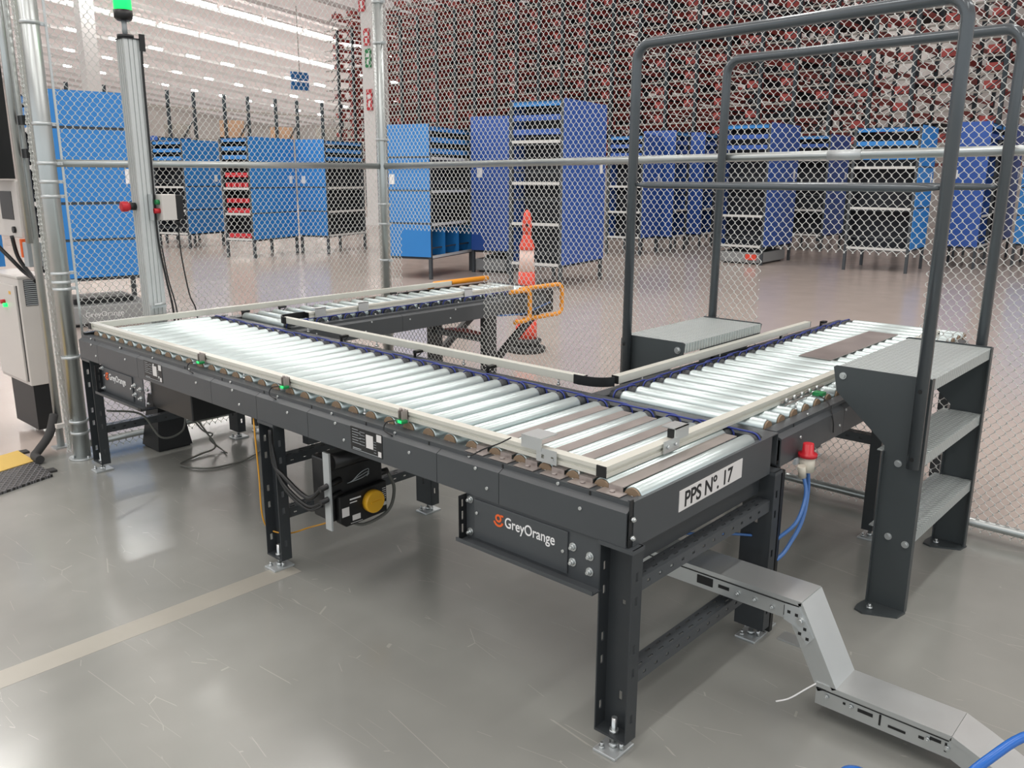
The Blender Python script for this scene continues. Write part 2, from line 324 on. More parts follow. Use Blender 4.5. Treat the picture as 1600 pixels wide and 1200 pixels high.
def side_frame(parent, axis, base, out, t0, t1, joints, inner=False, slots=True, name='side_cover'):
    """base: coordinate of the outer face; out: -1 if the outside looks to the negative side"""
    s = -out; zb, zl = .66, .762
    prof = [(base+s*.03, zb), (base, zb), (base, zl), (base+s*.022, zl+.012), (base+s*.022, zl+.004), (base+s*.005, zl-.006), (base+s*.005, zb+.006), (base+s*.03, zb+.006)]
    js = [t0]+[j for j in sorted(joints) if t0 < j < t1]+[t1]
    for a, b in zip(js[:-1], js[1:]):
        m = MB(); m.prism(prof, 'y' if axis == 'y' else 'x', a+.0012, b-.0012); put(name, m, 'dark', parent)
    fr = MB(); fr.prism([(base+s*.022, .672), (base+s*.026, .672), (base+s*.026, .784), (base+s*.062, .784), (base+s*.062, .700), (base+s*.065, .700), (base+s*.065, .788), (base+s*.022, .788)], axis, t0, t1)
    f = put('side_frame', fr, 'dark', parent)
    sc = MB(); n = int((t1-t0)/.37)
    for k in range(n):
        t = t0+.16+.37*k
        for (d, z) in ((0, .70), (.05, .755)) if k % 2 else ((0, .735),):
            p0 = (base-s*.004, t+d, z) if axis == 'y' else (t+d, base-s*.004, z); p1 = (base+s*.003, t+d, z) if axis == 'y' else (t+d, base+s*.003, z); sc.cyl(p0, p1, .0055, 8)
        p0 = (base+s*.018, t+.1, .779) if axis == 'y' else (t+.1, base+s*.018, .797); p1 = (base+s*.024, t+.1, .779) if axis == 'y' else (t+.1, base+s*.024, .797); sc.cyl(p0, p1, .0055, 8)
    tag(put('cover_screws', sc, 'zinc', parent), kind='stuff')
    if slots:
        sl = MB(); k = 0; t = t0+.14
        while t < t1-.05:
            a = (base+s*.0205, t, .773); b2 = (base+s*.0225, t+.006, .786)
            if axis == 'y': sl.box(*a, *b2)
            else: sl.box(a[1], a[0], a[2], b2[1], b2[0], b2[2])
            t += .34
        tag(put('frame_slots', sl, 'black', parent), kind='stuff')
    return f
def foot(parent, x, y, ztop=.06, orient=0, tip='zinc'):
    b = MB(); b.box(x-.05, y-.04, 0, x+.05, y+.04, .009); fp = put('foot_plate', b, 'galv', parent, bev=.002)
    b = MB(); b.cyl((x, y, .009), (x, y, ztop+.055), .0085, 12); b.cyl((x, y, .009), (x, y, .022), .015, 6); b.cyl((x, y, ztop+.004), (x, y, ztop+.016), .015, 6); b.cyl((x, y, ztop+.001), (x, y, ztop+.004), .019, 14)
    b.cyl((x+.0, y+.028*(1 if orient else -1), .009), (x, y+.028*(1 if orient else -1), .03), .006, 8)
    b.cyl((x-.032, y+.02, .009), (x-.032, y+.02, .017), .009, 6); b.cyl((x-.032, y+.02, .017), (x-.032, y+.02, .028), .005, 8)
    put('threaded_rod', b, 'zinc', parent)
def leg(parent, x, y, face, z1=.66, w=.11, d=.05, z0=.05):
    """channel leg, open to face (-1: open to -x). web at the inside"""
    t = .004; b = MB(); y0, y1 = y-w/2, y+w/2; xo = x+face*d/2; xi = x-face*d/2
    holes = [(h, h+.028, d*.35, d*.35+.012) for h in np.arange(.06, z1-z0-.05, .075)]
    hl2 = [h for i, h in enumerate(holes) if i % 3 != 1]
    for yy in (y0, y1): b.perf((min(xo, xi), yy, z0), (0, 0, 1), (1, 0, 0), z1-z0, d, hl2)
    web = [(.1, .13, w/2-.006, w/2+.006), (z1-z0-.2, z1-z0-.185, w/2-.006, w/2+.006)]
    b.perf((xi, y0, z0), (0, 0, 1), (0, 1, 0), z1-z0, w, web)
    b.box(xi, y0, z0, xo, y1, z0+.005)
    l = put('leg', b, 'dark2', parent, solid=.004)
    c = MB()
    b2 = MB(); b2.box(min(xo, xi)-.004, y0-.004, z1-.012, max(xo, xi)+.004, y1+.004, z1+.0); put('top_plate', b2, 'dark', l)
    foot(l, x+face*.003, y, z0)
    return l
def crossbar(parent, p0, p1, z, w=.05, h=.041, name='cross_bar', axis='x'):
    """slotted strut: top web with two slot rows and two slotted sides; z = top"""
    L = (p1[0]-p0[0]) if axis == 'x' else (p1[1]-p0[1]); b = MB(); ua = (1, 0, 0) if axis == 'x' else (0, 1, 0); va = (0, 1, 0) if axis == 'x' else (1, 0, 0)
    holes = []; k = .03
    while k < L-.05: holes.append((k, k+.024, w*.2, w*.2+.006)); holes.append((k+.02, k+.044, w*.68, w*.68+.006)) if k+.044 < L else None; k += .058
    hs = [(k_, k_+.016, h*.4, h*.4+.009) for k_ in np.arange(.04, L-.04, .062)]
    o = Vector((p0[0], p0[1], z))
    us = [h_ for i, h_ in enumerate(holes)]
    # two separate strips so that slot rows do not cut each other
    b.perf(o-Vector(va)*w/2, ua, va, L, w/2, [h_ for h_ in holes if h_[3] < w/2]); b.perf(o, ua, va, L, w/2, [(h_[0], h_[1], h_[2]-w/2, h_[3]-w/2) for h_ in holes if h_[2] >= w/2])
    for sg in (-1, 1): b.perf(o+Vector(va)*sg*w/2-Vector((0, 0, h)), ua, (0, 0, 1), L, h, hs)
    return put(name, b, 'dark', parent, solid=.003)
def rail(parent, axis, a, b, c, z0=.815, h=.034, w=.034, caps=(1, 1), name='guide_rail', plain=False):
    """T-slot guide rail; c: centre on the other axis"""
    sl = .005
    pr = [(-w/2, z0), (w/2, z0), (w/2, z0+h/2-sl), (w/2-.006, z0+h/2-sl), (w/2-.006, z0+h/2+sl), (w/2, z0+h/2+sl), (w/2, z0+h), (-w/2, z0+h), (-w/2, z0+h/2+sl), (-w/2+.006, z0+h/2+sl), (-w/2+.006, z0+h/2-sl), (-w/2, z0+h/2-sl)]
    if plain: pr = [(-w/2, z0), (w/2, z0), (w/2, z0+h), (-w/2, z0+h)]
    m = MB(); m.prism([(c+p, q) for p, q in pr], axis, a, b); r = put(name, m, 'alu', parent, bev=.0012 if plain else 0)
    for f, t, sg in ((caps[0], a, -1), (caps[1], b, 1)):
        if f:
            k = MB()
            if axis == 'y': k.box(c-w/2, t, z0, c+w/2, t+sg*.004, z0+h)
            else: k.box(t, c-w/2, z0, t+sg*.004, c+w/2, z0+h)
            put('end_cap', k, 'black', r)
    return r
def studs(parent, pts, name='rail_stud'):
    for x, y in pts:
        b = MB(); b.cyl((x, y, .788), (x, y, .816), .004, 8); b.cyl((x, y, .788), (x, y, .796), .008, 6); put(name, b, 'zinc', parent)
# ---- conveyor A, the long one along y
A = thing('roller_conveyor', 'long dark grey roller conveyor with the number plate on its end', 'conveyor', (2.26, 3.06, 0))
Y0, Y1, XA, XB = 1.205, 4.925, 1.80, 2.72
side_frame(A, 'y', XA, -1, Y0+.008, Y1, [4.679, 4.198, 3.462, 3.086, 2.716, 1.976, 1.693])
pa = [1.245+PITCH_R*k for k in range(35)]
roller_parts(A, 'x', 1.872, 2.61, pa, 0, 'roller')
belts(A, 'x', 2.598, pa)
put('side_frame', MB().prism([(2.618, .672), (2.622, .672), (2.622, .784), (2.716, .784), (2.716, .672), (2.72, .672), (2.72, .788), (2.618, .788)], 'y', Y0+.008, Y1), 'dark', A)
put('side_cover', MB().box(2.722, 2.04, .66, 2.726, 4.24, .78), 'dark', A)
put('gap_tone_pan', MB().box(1.868, Y0+.02, .705, 2.616, Y1-.02, .708), 'galv', A)  # pan added below the rollers to set how dark their gaps look
put('end_plate', MB().prism([(Y1, .66), (Y1+.004, .66), (Y1+.004, .80), (Y1-.03, .80), (Y1-.03, .797), (Y1, .797)], 'x', 1.83, 2.70), 'dark', A)
ep = put('end_plate', MB().prism([(Y0, .655), (Y0+.004, .655), (Y0+.004, .789), (Y0+.022, .789), (Y0+.022, .793), (Y0, .793)], 'x', 1.822, 2.655), 'dark', A)
sg = put('number_plate', MB().add([(2.055, Y0-.0025, .693), (2.44, Y0-.0025, .701), (2.44, Y0-.0025, .766), (2.055, Y0-.0025, .759), (2.055, Y0-.0002, .693), (2.44, Y0-.0002, .701), (2.44, Y0-.0002, .766), (2.055, Y0-.0002, .759)],
       [(0, 1, 2, 3), (0, 4, 5, 1), (1, 5, 6, 2), (2, 6, 7, 3), (3, 7, 4, 0), (7, 6, 5, 4)]), 'label', ep)
text('PPS Nº. 17', .068, (2.082, Y0-.003, .703), (1, 0, .02), (0, 0, 1), 'ink', ep, 'lettering', .0004, .0012, .98)
# bracket at the corner between cover and end plate
b = MB(); b.box(1.806, Y0+.002, .66, 1.822, Y0+.006, .80); put('corner_bracket', b, 'blackm', A)
b = MB()
for z in (.69, .745): b.cyl((1.808+.006, Y0+.001, z), (1.808+.006, Y0-.008, z), .0075, 6); b.cyl((1.814, Y0+.001, z), (1.814, Y0-.012, z), .004, 8)
put('corner_bolts', b, 'zinc', A)
# flat filler plates between the last seven rollers
for k in range(6):
    y = pa[k]+PITCH_R/2
    b = MB(); b.box(1.866, y-.024, .803, 2.53, y+.024, .806); b.box(1.826, y-.040, .7895, 1.866, y+.040, .7915); b.box(1.864, y-.024, .7895, 1.867, y+.024, .806)
    b.cyl((1.848, y, .7915), (1.848, y, .7965), .008, 10)
    put('filler_plate', b, 'steel', A)
# legs and cross bars of A
for y in (1.245, 3.025, 4.86):
    leg(A, 1.826, y, -1); l = leg(A, 2.69, y, 1)
for y, zs in ((1.245, (.555, .262)), (3.025, (.50, .262)), (4.86, (.262,))):
    for z in zs: crossbar(A, (1.853, y-.02 if y < 2 else y, 0), (2.664, y, 0), z)
# drive cover boxes hanging under the long side
def drive_box(parent, ya, yb, lx, open_side=True, ts=.048):
    b = MB(); b.box(1.806, ya, .50, 1.81, yb, .66); panel = put('drive_panel', b, 'dark', parent)
    b = MB(); b.prism([(1.765, .500), (1.81, .500), (1.81, .504), (1.769, .504), (1.769, .513), (1.765, .513)], 'y', ya-.005, yb+.01); put('drive_tray', b, 'dark', parent)
    b = MB(); b.box(1.80, ya+.115, .515, 1.806, yb-.04, .648); d = put('panel_door', b, 'dark', panel, bev=.0015)
    b = MB()
    for (y, z) in ((ya+.13, .585), (yb-.055, .605)): b.cyl((1.80, y, z), (1.795, y, z), .005, 10)
    put('door_screws', b, 'zinc', panel)
    for (y, z) in ((ya+.098, .606), (ya+.098, .558), (ya+.035, .596), (ya+.035, .548), (yb-.018, .64), (yb-.018, .528)):
        b = MB(); b.cyl((1.806, y, z), (1.803, y, z), .013, 16); b.cyl((1.803, y, z), (1.796, y, z), .0085, 6); b.cyl((1.796, y, z), (1.789, y, z), .005, 8); put('panel_bolt', b, 'zinc', panel)
    b = MB(); b.perf((1.772, yb+.002, .505), (0, 0, 1), (1, 0, 0), .15, .036, [(.02, .05, .012, .02), (.065, .095, .012, .02), (.11, .135, .012, .02)]); put('end_bracket', b, 'blackm', parent, solid=.003)
    # logo: orange ring letter and white lettering
    gy = yb-.135 if lx is None else lx; xx = 1.7995
    b = MB(); n = 20
    def ring(cy, cz, r0, r1, a0, a1):
        m = len(b.v); vs = []
        for i in range(n+1):
            a = a0+(a1-a0)*i/n
            for r in (r0, r1): vs.append((xx, cy-r*math.cos(a), cz+r*math.sin(a)))
        vs2 = [(xx-.0012, y, z) for _, y, z in vs]
        fs = []
        for i in range(n): fs.append((2*i, 2*i+1, 2*i+3, 2*i+2)); q = 2*(n+1); fs.append((q+2*i, q+2*i+2, q+2*i+3, q+2*i+1)); fs.append((2*i+1, q+2*i+1, q+2*i+3, 2*i+3)); fs.append((2*i, 2*i+2, q+2*i+2, q+2*i))
        b.add(vs+vs2, fs)
    z0 = .613
    ring(gy, z0, .007, .0135, 0, 2*PI); ring(gy, z0-.006, .0155, .0225, math.radians(200), math.radians(340)); b.box(xx-.0012, gy-.021, z0+.008, xx, gy-.009, z0+.0135)
    put('orange_emblem', b, 'orange', panel)
    text('GreyOrange', ts, (1.7992, gy-.026, .592), (0, -1, 0), (0, 0, 1), 'white', panel, 'lettering', .0004, .0004, .83)
    return panel
drive_box(A, 1.302, 1.842, 1.693)
drive_box(A, 4.17, 4.67, 4.588)
put('motor_housing', MB().box(1.83, 3.72, .515, 2.12, 4.14, .655), 'black', A, bev=.006)
put('motor_tray', MB().prism([(1.765, .50), (2.6, .50), (2.6, .505), (1.77, .505), (1.77, .515), (1.765, .515)], 'y', 4.13, 4.165), 'blackm', A)
for z in (.53, .60): put('hose_clip', MB().cyl((1.815, 4.16, z), (1.815, 4.14, z), .006, 8), 'zinc', A)
# name plates on the side covers
def nameplate(y0, y1):
    b = MB(); b.box(1.7985, y0, .676, 1.80, y1, .765); p = put('type_plate', b, 'black', A)
    b = MB(); x = 1.7983
    L_ = y1-y0
    b.box(x-.0006, y0+L_*.28, .700, x, y0+L_*.50, .750); b.box(x-.0006, y0+.004, .735, x, y0+L_*.17, .762); b.box(x-.0006, y0+.006, .68, x, y0+L_*.13, .70)
    put('plate_sticker', b, 'label', p)
    b = MB()
    for i in range(6): b.box(x-.0006, y1-.01-(.05 if i % 2 else .035), .755-i*.010, x, y1-.01, .757-i*.010)
    b.box(x-.0006, y1-.06, .684, x, y1-.012, .687); b.box(x-.0006, y0+.02, .679, x, y1-.01, .681)
    for i in range(5): b.box(x-.0006, y0+L_*.54, .752-i*.012, x, y0+L_*.54+.03, .7535-i*.012); b.box(x-.0006, y0+L_*.19, .73-i*.010, x, y0+L_*.26, .7315-i*.010)
    put('plate_print', b, 'grey', p)
nameplate(2.258, 2.44); nameplate(3.93, 4.12)
# guide rails on A
ra = rail(A, 'y', 1.372, 4.897, 1.888, caps=(0, 0))
studs(A, [(1.876, 1.438), (1.876, 2.45), (1.876, 3.3), (1.876, 4.2), (2.735, 2.22), (2.735, 2.80), (2.735, 3.45), (2.735, 4.07)])
ri = rail(A, 'y', 2.09, 4.32, 2.745, caps=(1, 1), plain=True)
def curved_plate(pts, name, parent, z0=.812, z1=.852, t=.006):
    pts = [Vector(p) for p in bez([(x, y, 0) for x, y in pts], 6)]; b = MB(); vs = []
    for i, p in enumerate(pts):
        d = (pts[min(i+1, len(pts)-1)]-pts[max(i-1, 0)]).normalized(); n = Vector((-d.y, d.x, 0))*t/2
        vs += [(p.x-n.x, p.y-n.y, z0), (p.x+n.x, p.y+n.y, z0), (p.x+n.x, p.y+n.y, z1), (p.x-n.x, p.y-n.y, z1)]
    m = len(pts); b.add(vs, [(0, 1, 2, 3), (4*m-1, 4*m-2, 4*m-3, 4*m-4)]+[(4*i+k, 4*i+4+k, 4*i+4+(k+1) % 4, 4*i+(k+1) % 4) for i in range(m-1) for k in range(4)]); return put(name, b, 'black', parent)
curved_plate([(2.726, 2.13), (2.726, 2.09), (2.735, 2.04), (2.76, 2.00), (2.80, 1.975)], 'corner_bumper', ri)
# green sensors with brackets on the rail
def sensor(parent, x, y, ax='y', m='green', glow=True):
    b = MB(); b.box(x-.004, y-.018, .822, x-.001, y+.018, .856); b.box(x-.03, y-.018, .815, x-.001, y-.015, .856); b.box(x-.03, y+.0, .815, x-.001, y+.003, .856); b.cyl((x-.012, y-.008, .85), (x-.012, y-.008, .86), .005, 6); b.cyl((x-.012, y+.01, .85), (x-.012, y+.01, .86), .005, 6); s = put('sensor_bracket', b, 'steel', parent)
    b = MB(); b.box(x-.04, y-.03, .812, x-.012, y+.006, .824); put('sensor', b, 'green', s, bev=.003)
    b = MB(); b.box(x-.041, y-.026, .816, x-.0395, y-.008, .8245); put('status_lamp', b, 'greenled', s)
    b = MB(); b.tube(bez([(x-.035, y+.006, .82), (x-.055, y+.035, .812), (x-.065, y+.04, .785), (x-.06, y+.0, .77)], 6), .0025, 6); put('sensor_cable', b, 'black', s)
for y in (3.64, 2.95, 2.215): sensor(A, 1.871, y)
# folded bracket on the near rail and its twin on the cross rail
b = MB(); b.prism([(1.862, .845), (1.862, .884), (1.94, .884), (1.94, .881), (1.865, .881), (1.865, .845)], 'y', 1.575, 1.655); b.perf((1.864, 1.515, .812), (0, 1, 0), (0, 0, 1), .08, .044, [(.012, .022, .012, .024), (.05, .06, .012, .024)]); b.box(1.860, 1.527, .825, 1.864, 1.534, .832)
put('reflector_bracket', b, 'galvlight', A, solid=.001)
b = MB(); b.tube(bez([(1.82, 1.66, .88), (1.81, 1.70, .855), (1.80, 1.76, .825), (1.795, 1.80, .80), (1.80, 1.83, .79)], 6), .0025, 6); put('sensor_cable', b, 'black', A)
# ---- conveyor B, to the right through the fence
B = thing('roller_conveyor', 'dark grey roller conveyor running off under the crossover stair', 'conveyor', (3.9, 1.6, 0))
side_frame(B, 'x', 1.205, -1, 2.73, 5.10, [3.3, 3.95, 4.5])
pb = [2.765+PITCH_R*k for k in range(24)]
roller_parts(B, 'y', 1.276, 1.957, pb, 0, 'rollery')
belts(B, 'y', 1.946, pb)
put('side_frame', MB().prism([(1.965, .672), (1.969, .672), (1.969, .784), (2.026, .784), (2.026, .672), (2.03, .672), (2.03, .788), (1.965, .788)], 'x', 2.722, 5.3), 'dark', B)
put('gap_tone_pan', MB().box(2.76, 1.28, .705, 5.2, 1.93, .708), 'galv', B)  # added pan that lightens the roller gaps
put('floor_cover', MB().box(3.92, 1.52, .8135, 4.85, 1.68, .8165), 'steel', B)
rail(B, 'x', 1.872, 4.95, 1.354, caps=(1, 1)); rail(B, 'x', 2.835, 4.745, 1.995, caps=(1, 1), plain=True)
studs(B, [(3.05, 1.30), (3.9, 1.30), (3.02, 1.985), (3.7, 1.985), (4.4, 1.985)])
def clip(parent, x, y):
    b = MB(); b.box(x, y, .788, x+.012, y+.008, .815); b.box(x-.004, y-.02, .811, x+.045, y+.006, .823); s = put('black_sensor', b, 'black', parent)
    put('sensor_cable', MB().tube(bez([(x+.04, y, .815), (x+.05, y+.01, .80), (x+.03, y+.015, .79)], 5), .0025, 6), 'black', s)
clip(B, 3.66, 2.005); clip(B, 4.42, 2.005); clip(B, 4.95, 2.0)
for yy in (3.1, 2.6, 3.7): clip(A, 2.69, yy)
b = MB(); b.box(2.23, 1.332, .847, 2.31, 1.336, .885); b.box(2.23, 1.332, .882, 2.31, 1.385, .885); b.box(2.16, 1.328, .818, 2.25, 1.332, .858); b.cyl((2.18, 1.328, .838), (2.18, 1.320, .838), .006, 8); b.cyl((2.225, 1.328, .838), (2.225, 1.320, .838), .006, 8)
put('reflector_bracket', b, 'galvlight', B)
b = MB(); b.box(2.235, 1.337, .850, 2.262, 1.365, .878); put('black_sensor', b, 'black', B)
b = MB(); b.box(2.98, 1.322, .822, 3.36, 1.330, .828); b.box(2.98, 1.310, .815, 3.30, 1.314, .822); put('sensor_bracket', b, 'steel', B)
for k in range(5): put('knurled_knob', MB().cyl((3.0+.07*k, 1.322, .832), (3.0+.07*k, 1.312, .832), .009, 10), 'zinc', B)
put('sensor', MB().box(3.22, 1.27, .812, 3.26, 1.31, .826), 'green', B); put('sensor_cable', MB().tube(bez([(3.22, 1.28, .815), (3.19, 1.23, .80), (3.17, 1.198, .74), (3.18, 1.197, .69)], 6), .0025, 6), 'black', B)
b = MB(); b.box(1.85, 1.240, .575, 2.655, 1.244, .655); b.box(1.85, 1.244, .575, 2.655, 1.29, .579); put('cross_member', b, 'dark2', A)
put('edge_strip', MB().box(1.86, 1.292, .566, 2.60, 1.306, .570), 'galvlight', A)
# blue belt loops at the corner
for i, x in enumerate((3.9, 4.9)):
    for y, f in ((1.25, -1), (1.955, 1)):
        b = MB(); b.box(x-.05, y-.025, .05, x+.05, y+.025, .66); l = put('leg', b, 'dark2', B); foot(l, x, y, .05)
b = MB(); b.box(2.735, 1.215, .05, 2.765, 1.25, .66); l = put('leg', b, 'blackm', B); foot(l, 2.78, 1.25, .05)
crossbar(B, (3.9, 1.28, 0), (3.9, 1.93, 0), .5, axis='y'); crossbar(B, (2.9, 1.955, 0), (4.85, 1.955, 0), .49)
# ---- conveyor C, the far one with orange hoops
Cc = thing('roller_conveyor', 'far dark grey roller conveyor ending in orange hoops beside the traffic cone', 'conveyor', (4.0, 4.58, 0))
side_frame(Cc, 'x', 4.245, -1, 2.75, 5.05, [3.587, 4.39], slots=False)
pc = [2.79+PITCH_R*k for k in range(22)]
roller_parts(Cc, 'y', 4.835, 4.318, pc, 0, 'rollery'); belts(Cc, 'y', 4.345, pc)
put('side_frame', MB().prism([(4.845, .672), (4.93, .672), (4.93, .788), (4.845, .788)], 'x', 2.73, 5.05), 'dark', Cc)
put('gap_tone_pan', MB().box(2.76, 4.32, .705, 5.0, 4.86, .708), 'galv', Cc)  # pan added to lighten the gaps here too
rail(Cc, 'x', 1.866, 4.66, 4.915, caps=(1, 1), plain=True); rail(Cc, 'x', 2.93, 4.78, 4.36, caps=(1, 1))
curved_plate([(2.726, 4.28), (2.728, 4.32), (2.75, 4.36), (2.80, 4.385), (2.93, 4.385)], 'corner_bumper', Cc)
for x in (2.97, 3.30, 4.25):
    b = MB(); b.box(x, 4.334, .815, x+.08, 4.338, .87); b.box(x, 4.334, .867, x+.08, 4.38, .87); put('reflector_bracket', b, 'galvlight', Cc)
for x in (2.78, 3.05, 4.0):
    clip(Cc, x, 4.86)
studs(Cc, [(2.4, 4.91), (3.3, 4.91), (4.2, 4.91), (3.1, 4.35), (3.9, 4.35)])
put('rail_clamp', MB().box(3.70, 4.86, .788, 3.92, 4.89, .806), 'steel', Cc)
put('black_strip', MB().box(4.1, 4.865, .788, 5.05, 4.90, .808), 'black', Cc)
b = MB(); b.tube([(4.45, 4.93, .80), (4.5, 4.93, .835), (5.1, 4.93, .835)], .022, 10); put('orange_bumper', b, 'tubeo', Cc)
def hoop(y, xa, xb, zt, zb):
    r = .055; p = [(xa, y, zt), (xb-r, y, zt)]+[(xb-r+r*math.sin(a), y, zt-r+r*math.cos(a)) for a in np.linspace(.2, PI/2, 6)]+[(xb-r+r*math.cos(a), y, zb+r-r*math.sin(a)) for a in np.linspace(0, PI/2, 6)]+[(xa+.05, y, zb)]
    put('orange_bumper', MB().tube(p, .017, 10), 'tubeo', Cc)
hoop(4.19, 4.58, 4.80, .83, .60); hoop(4.235, 4.74, 5.24, .835, .60)
b = MB(); b.box(4.80, 4.26, .62, 5.16, 4.9, .80); put('end_drive', b, 'blackm', Cc)
b = MB(); b.tube([(4.5, 4.242, .66), (4.78, 4.24, .64), (5.1, 4.24, .70)], .006, 6); put('blue_wire', b, 'cblue', Cc)
for x in (4.45,):
    for y in (4.29, 4.88):
        b = MB(); b.box(x-.055, y-.03, .0, x+.055, y+.03, .66); put('leg', b, 'blackm', Cc); 
b = MB(); b.beam((5.04, 4.29, .66), (4.5, 4.29, .30), .04, .05); put('brace', b, 'blackm', Cc)
b = MB(); b.beam((5.04, 4.88, .66), (4.5, 4.88, .30), .04, .05); put('brace', b, 'blackm', Cc)
crossbar(Cc, (4.45, 4.32, 0), (4.45, 4.86, 0), .50, axis='y')
b = MB(); b.prism([(4.36, .47), (4.78, .47), (4.78, .505), (4.6, .52), (4.36, .50)], 'x', 4.46, 4.53); put('red_cover', b, 'rackr', Cc)
for y in (4.29, 4.88):
    b = MB(); b.box(2.82, y-.03, .05, 2.92, y+.03, .66); l = put('leg', b, 'dark2', Cc); foot(l, 2.87, y, .05)
# ------------------------------------------------------------ chain link fences
def chain_mesh(name, parent, o, ua, L, z0, z1, win=(), Wd=.042, Hd=.050, r=.0023):
    """zigzag wires; o origin, ua direction; win: list of (u0,u1,z0,z1) cut outs"""
    ua = np.array(ua, float); na = np.array([-ua[1], ua[0], 0]); nw = int(L/(Wd/2)); ns = int((z1-z0)/(Hd/2)); K = 3
    V = []; F = []; cnt = 0
    i = np.repeat(np.arange(ns+1), 2); tw = np.tile([-.0032, .0032], ns+1); z = z0+i*Hd/2+tw; n2 = len(i)
    for w in range(nw):
        ph = (i+w) % 2 == 0
        u = w*Wd/2+np.where(ph, .0, Wd/2)+np.where(ph, -1, 1)*.0012+np.repeat(rng.normal(0, .0008, ns+1), 2)
        off = np.where(tw > 0, .0022, -.0022)*np.where(ph, 1, -1)
        keep = np.ones(n2, bool)
        for (a, b_, c, d) in win: keep &= ~((u > a) & (u < b_) & (z > c) & (z < d))
        p = np.array(o)[None]+u[:, None]*ua[None]+off[:, None]*na[None]; p[:, 2] = z
        ring = []
        for k in range(K):
            a = 2*PI*k/K+.5; ring.append(p+(ua*math.cos(a)*r*1.2)[None]+(na*math.sin(a)*r)[None])
        R = np.stack(ring, 1).reshape(-1, 3); V.append(R)
        idx = np.nonzero(keep[:-1] & keep[1:])[0]
        for k in range(K):
            k2 = (k+1) % K; a = cnt+idx*K; F.append(np.stack([a+k, a+k2, a+K+k2, a+K+k], 1))
        cnt += len(R)
    V = np.concatenate(V); F = np.concatenate(F); off = np.array(woff(parent)); V = V-off
    me = bpy.data.meshes.new(name); me.vertices.add(len(V)); me.vertices.foreach_set('co', V.astype(np.float32).ravel())
    me.loops.add(F.size); me.loops.foreach_set('vertex_index', F.astype(np.int32).ravel()); me.polygons.add(len(F))
    me.polygons.foreach_set('loop_start', np.arange(0, F.size, 4, dtype=np.int32)); me.update(calc_edges=True)
    me.polygons.foreach_set('use_smooth', np.ones(len(F), bool)); me.materials.append(M['wire'])
    ob = bpy.data.objects.new(name, me); COL.objects.link(ob); ob.parent = parent; return tag(ob, kind='stuff')
ZT = 3.3
def clamp(parent, x, y, z, r, ang):
    b = MB(); b.cyl((x, y, z-.009), (x, y, z+.009), r+.004, 20); dx, dy = math.cos(ang), math.sin(ang)
    b.beam((x, y, z), (x+dx*(r+.035), y+dy*(r+.035), z), .014, .018); b.cyl((x+dx*(r+.025)-dy*.015, y+dy*(r+.025)+dx*.015, z), (x+dx*(r+.025)+dy*.015, y+dy*(r+.025)-dx*.015, z), .005, 6); return put('clamp', b, 'galv', parent)
F1 = thing('chain_link_fence', 'galvanised chain link fence panel behind the white aluminium pole', 'fence', (3.05, 5.2, 0))
p = put('post', MB().cyl((1.836, 5.175, 0), (1.836, 5.175, ZT), .047, 24), 'post', F1)
b = MB(); b.cyl((1.836, 5.175, 0), (1.836, 5.175, .008), .075, 20)
for a in range(4): b.cyl((1.845+.062*math.cos(a*PI/2), 5.175+.062*math.sin(a*PI/2), 0), (1.845+.062*math.cos(a*PI/2), 5.175+.062*math.sin(a*PI/2), .022), .007, 6)
put('base_flange', b, 'galv', p)
for z in (.16, .23, .62, 1.02, 1.06, 1.11, 1.54, 1.62, 1.72, 1.93, 2.45, 2.95): clamp(F1, 1.836, 5.175, z, .047, 0)
put('mid_rail', MB().cyl((1.89, 5.19, 1.722), (4.22, 5.235, 1.735), .021, 14), 'post', F1)
put('bottom_rail', MB().cyl((1.89, 5.19, .075), (4.22, 5.235, .075), .021, 14), 'post', F1)
put('tension_bar', MB().box(1.915, 5.185, .03, 1.928, 5.19, ZT), 'galvlight', F1)
L1 = math.hypot(4.24-1.92, .045)
chain_mesh('chain_link_mesh', F1, (1.92, 5.188, 0), ((4.24-1.92)/L1, .045/L1, 0), L1, .022, ZT)
F2 = thing('chain_link_fence', 'long galvanised chain link fence with cut-outs where two conveyors pass', 'fence', (4.27, 2.3, 0))
p = put('post', MB().cyl((4.27, 5.24, 0), (4.27, 5.24, ZT), .042, 24), 'post', F2)
for z in (.4, 1.02, 1.30, 1.45, 1.93, 2.62, 2.9): clamp(F2, 4.27, 5.24, z, .042, -PI/2)
put('mid_rail', MB().cyl((4.27, 5.2, 1.735), (4.27, -1.6, 1.80), .023, 14), 'post', F2)
put('rail_coupling', MB().cyl((4.27, 1.765, 1.767), (4.27, 1.60, 1.769), .026, 14), 'galv', F2)
put('bottom_rail', MB().cyl((4.27, 5.2, .06), (4.27, -1.6, .06), .021, 14), 'post', F2)
put('post', MB().cyl((4.27, -1.62, 0), (4.27, -1.62, ZT), .042, 20), 'post', F2)
chain_mesh('chain_link_mesh', F2, (4.27, 5.19, 0), (0, -1, 0), 6.78, .02, ZT, win=((.15, 1.025, .62, 1.255), (3.11, 3.93, .62, 1.285)))
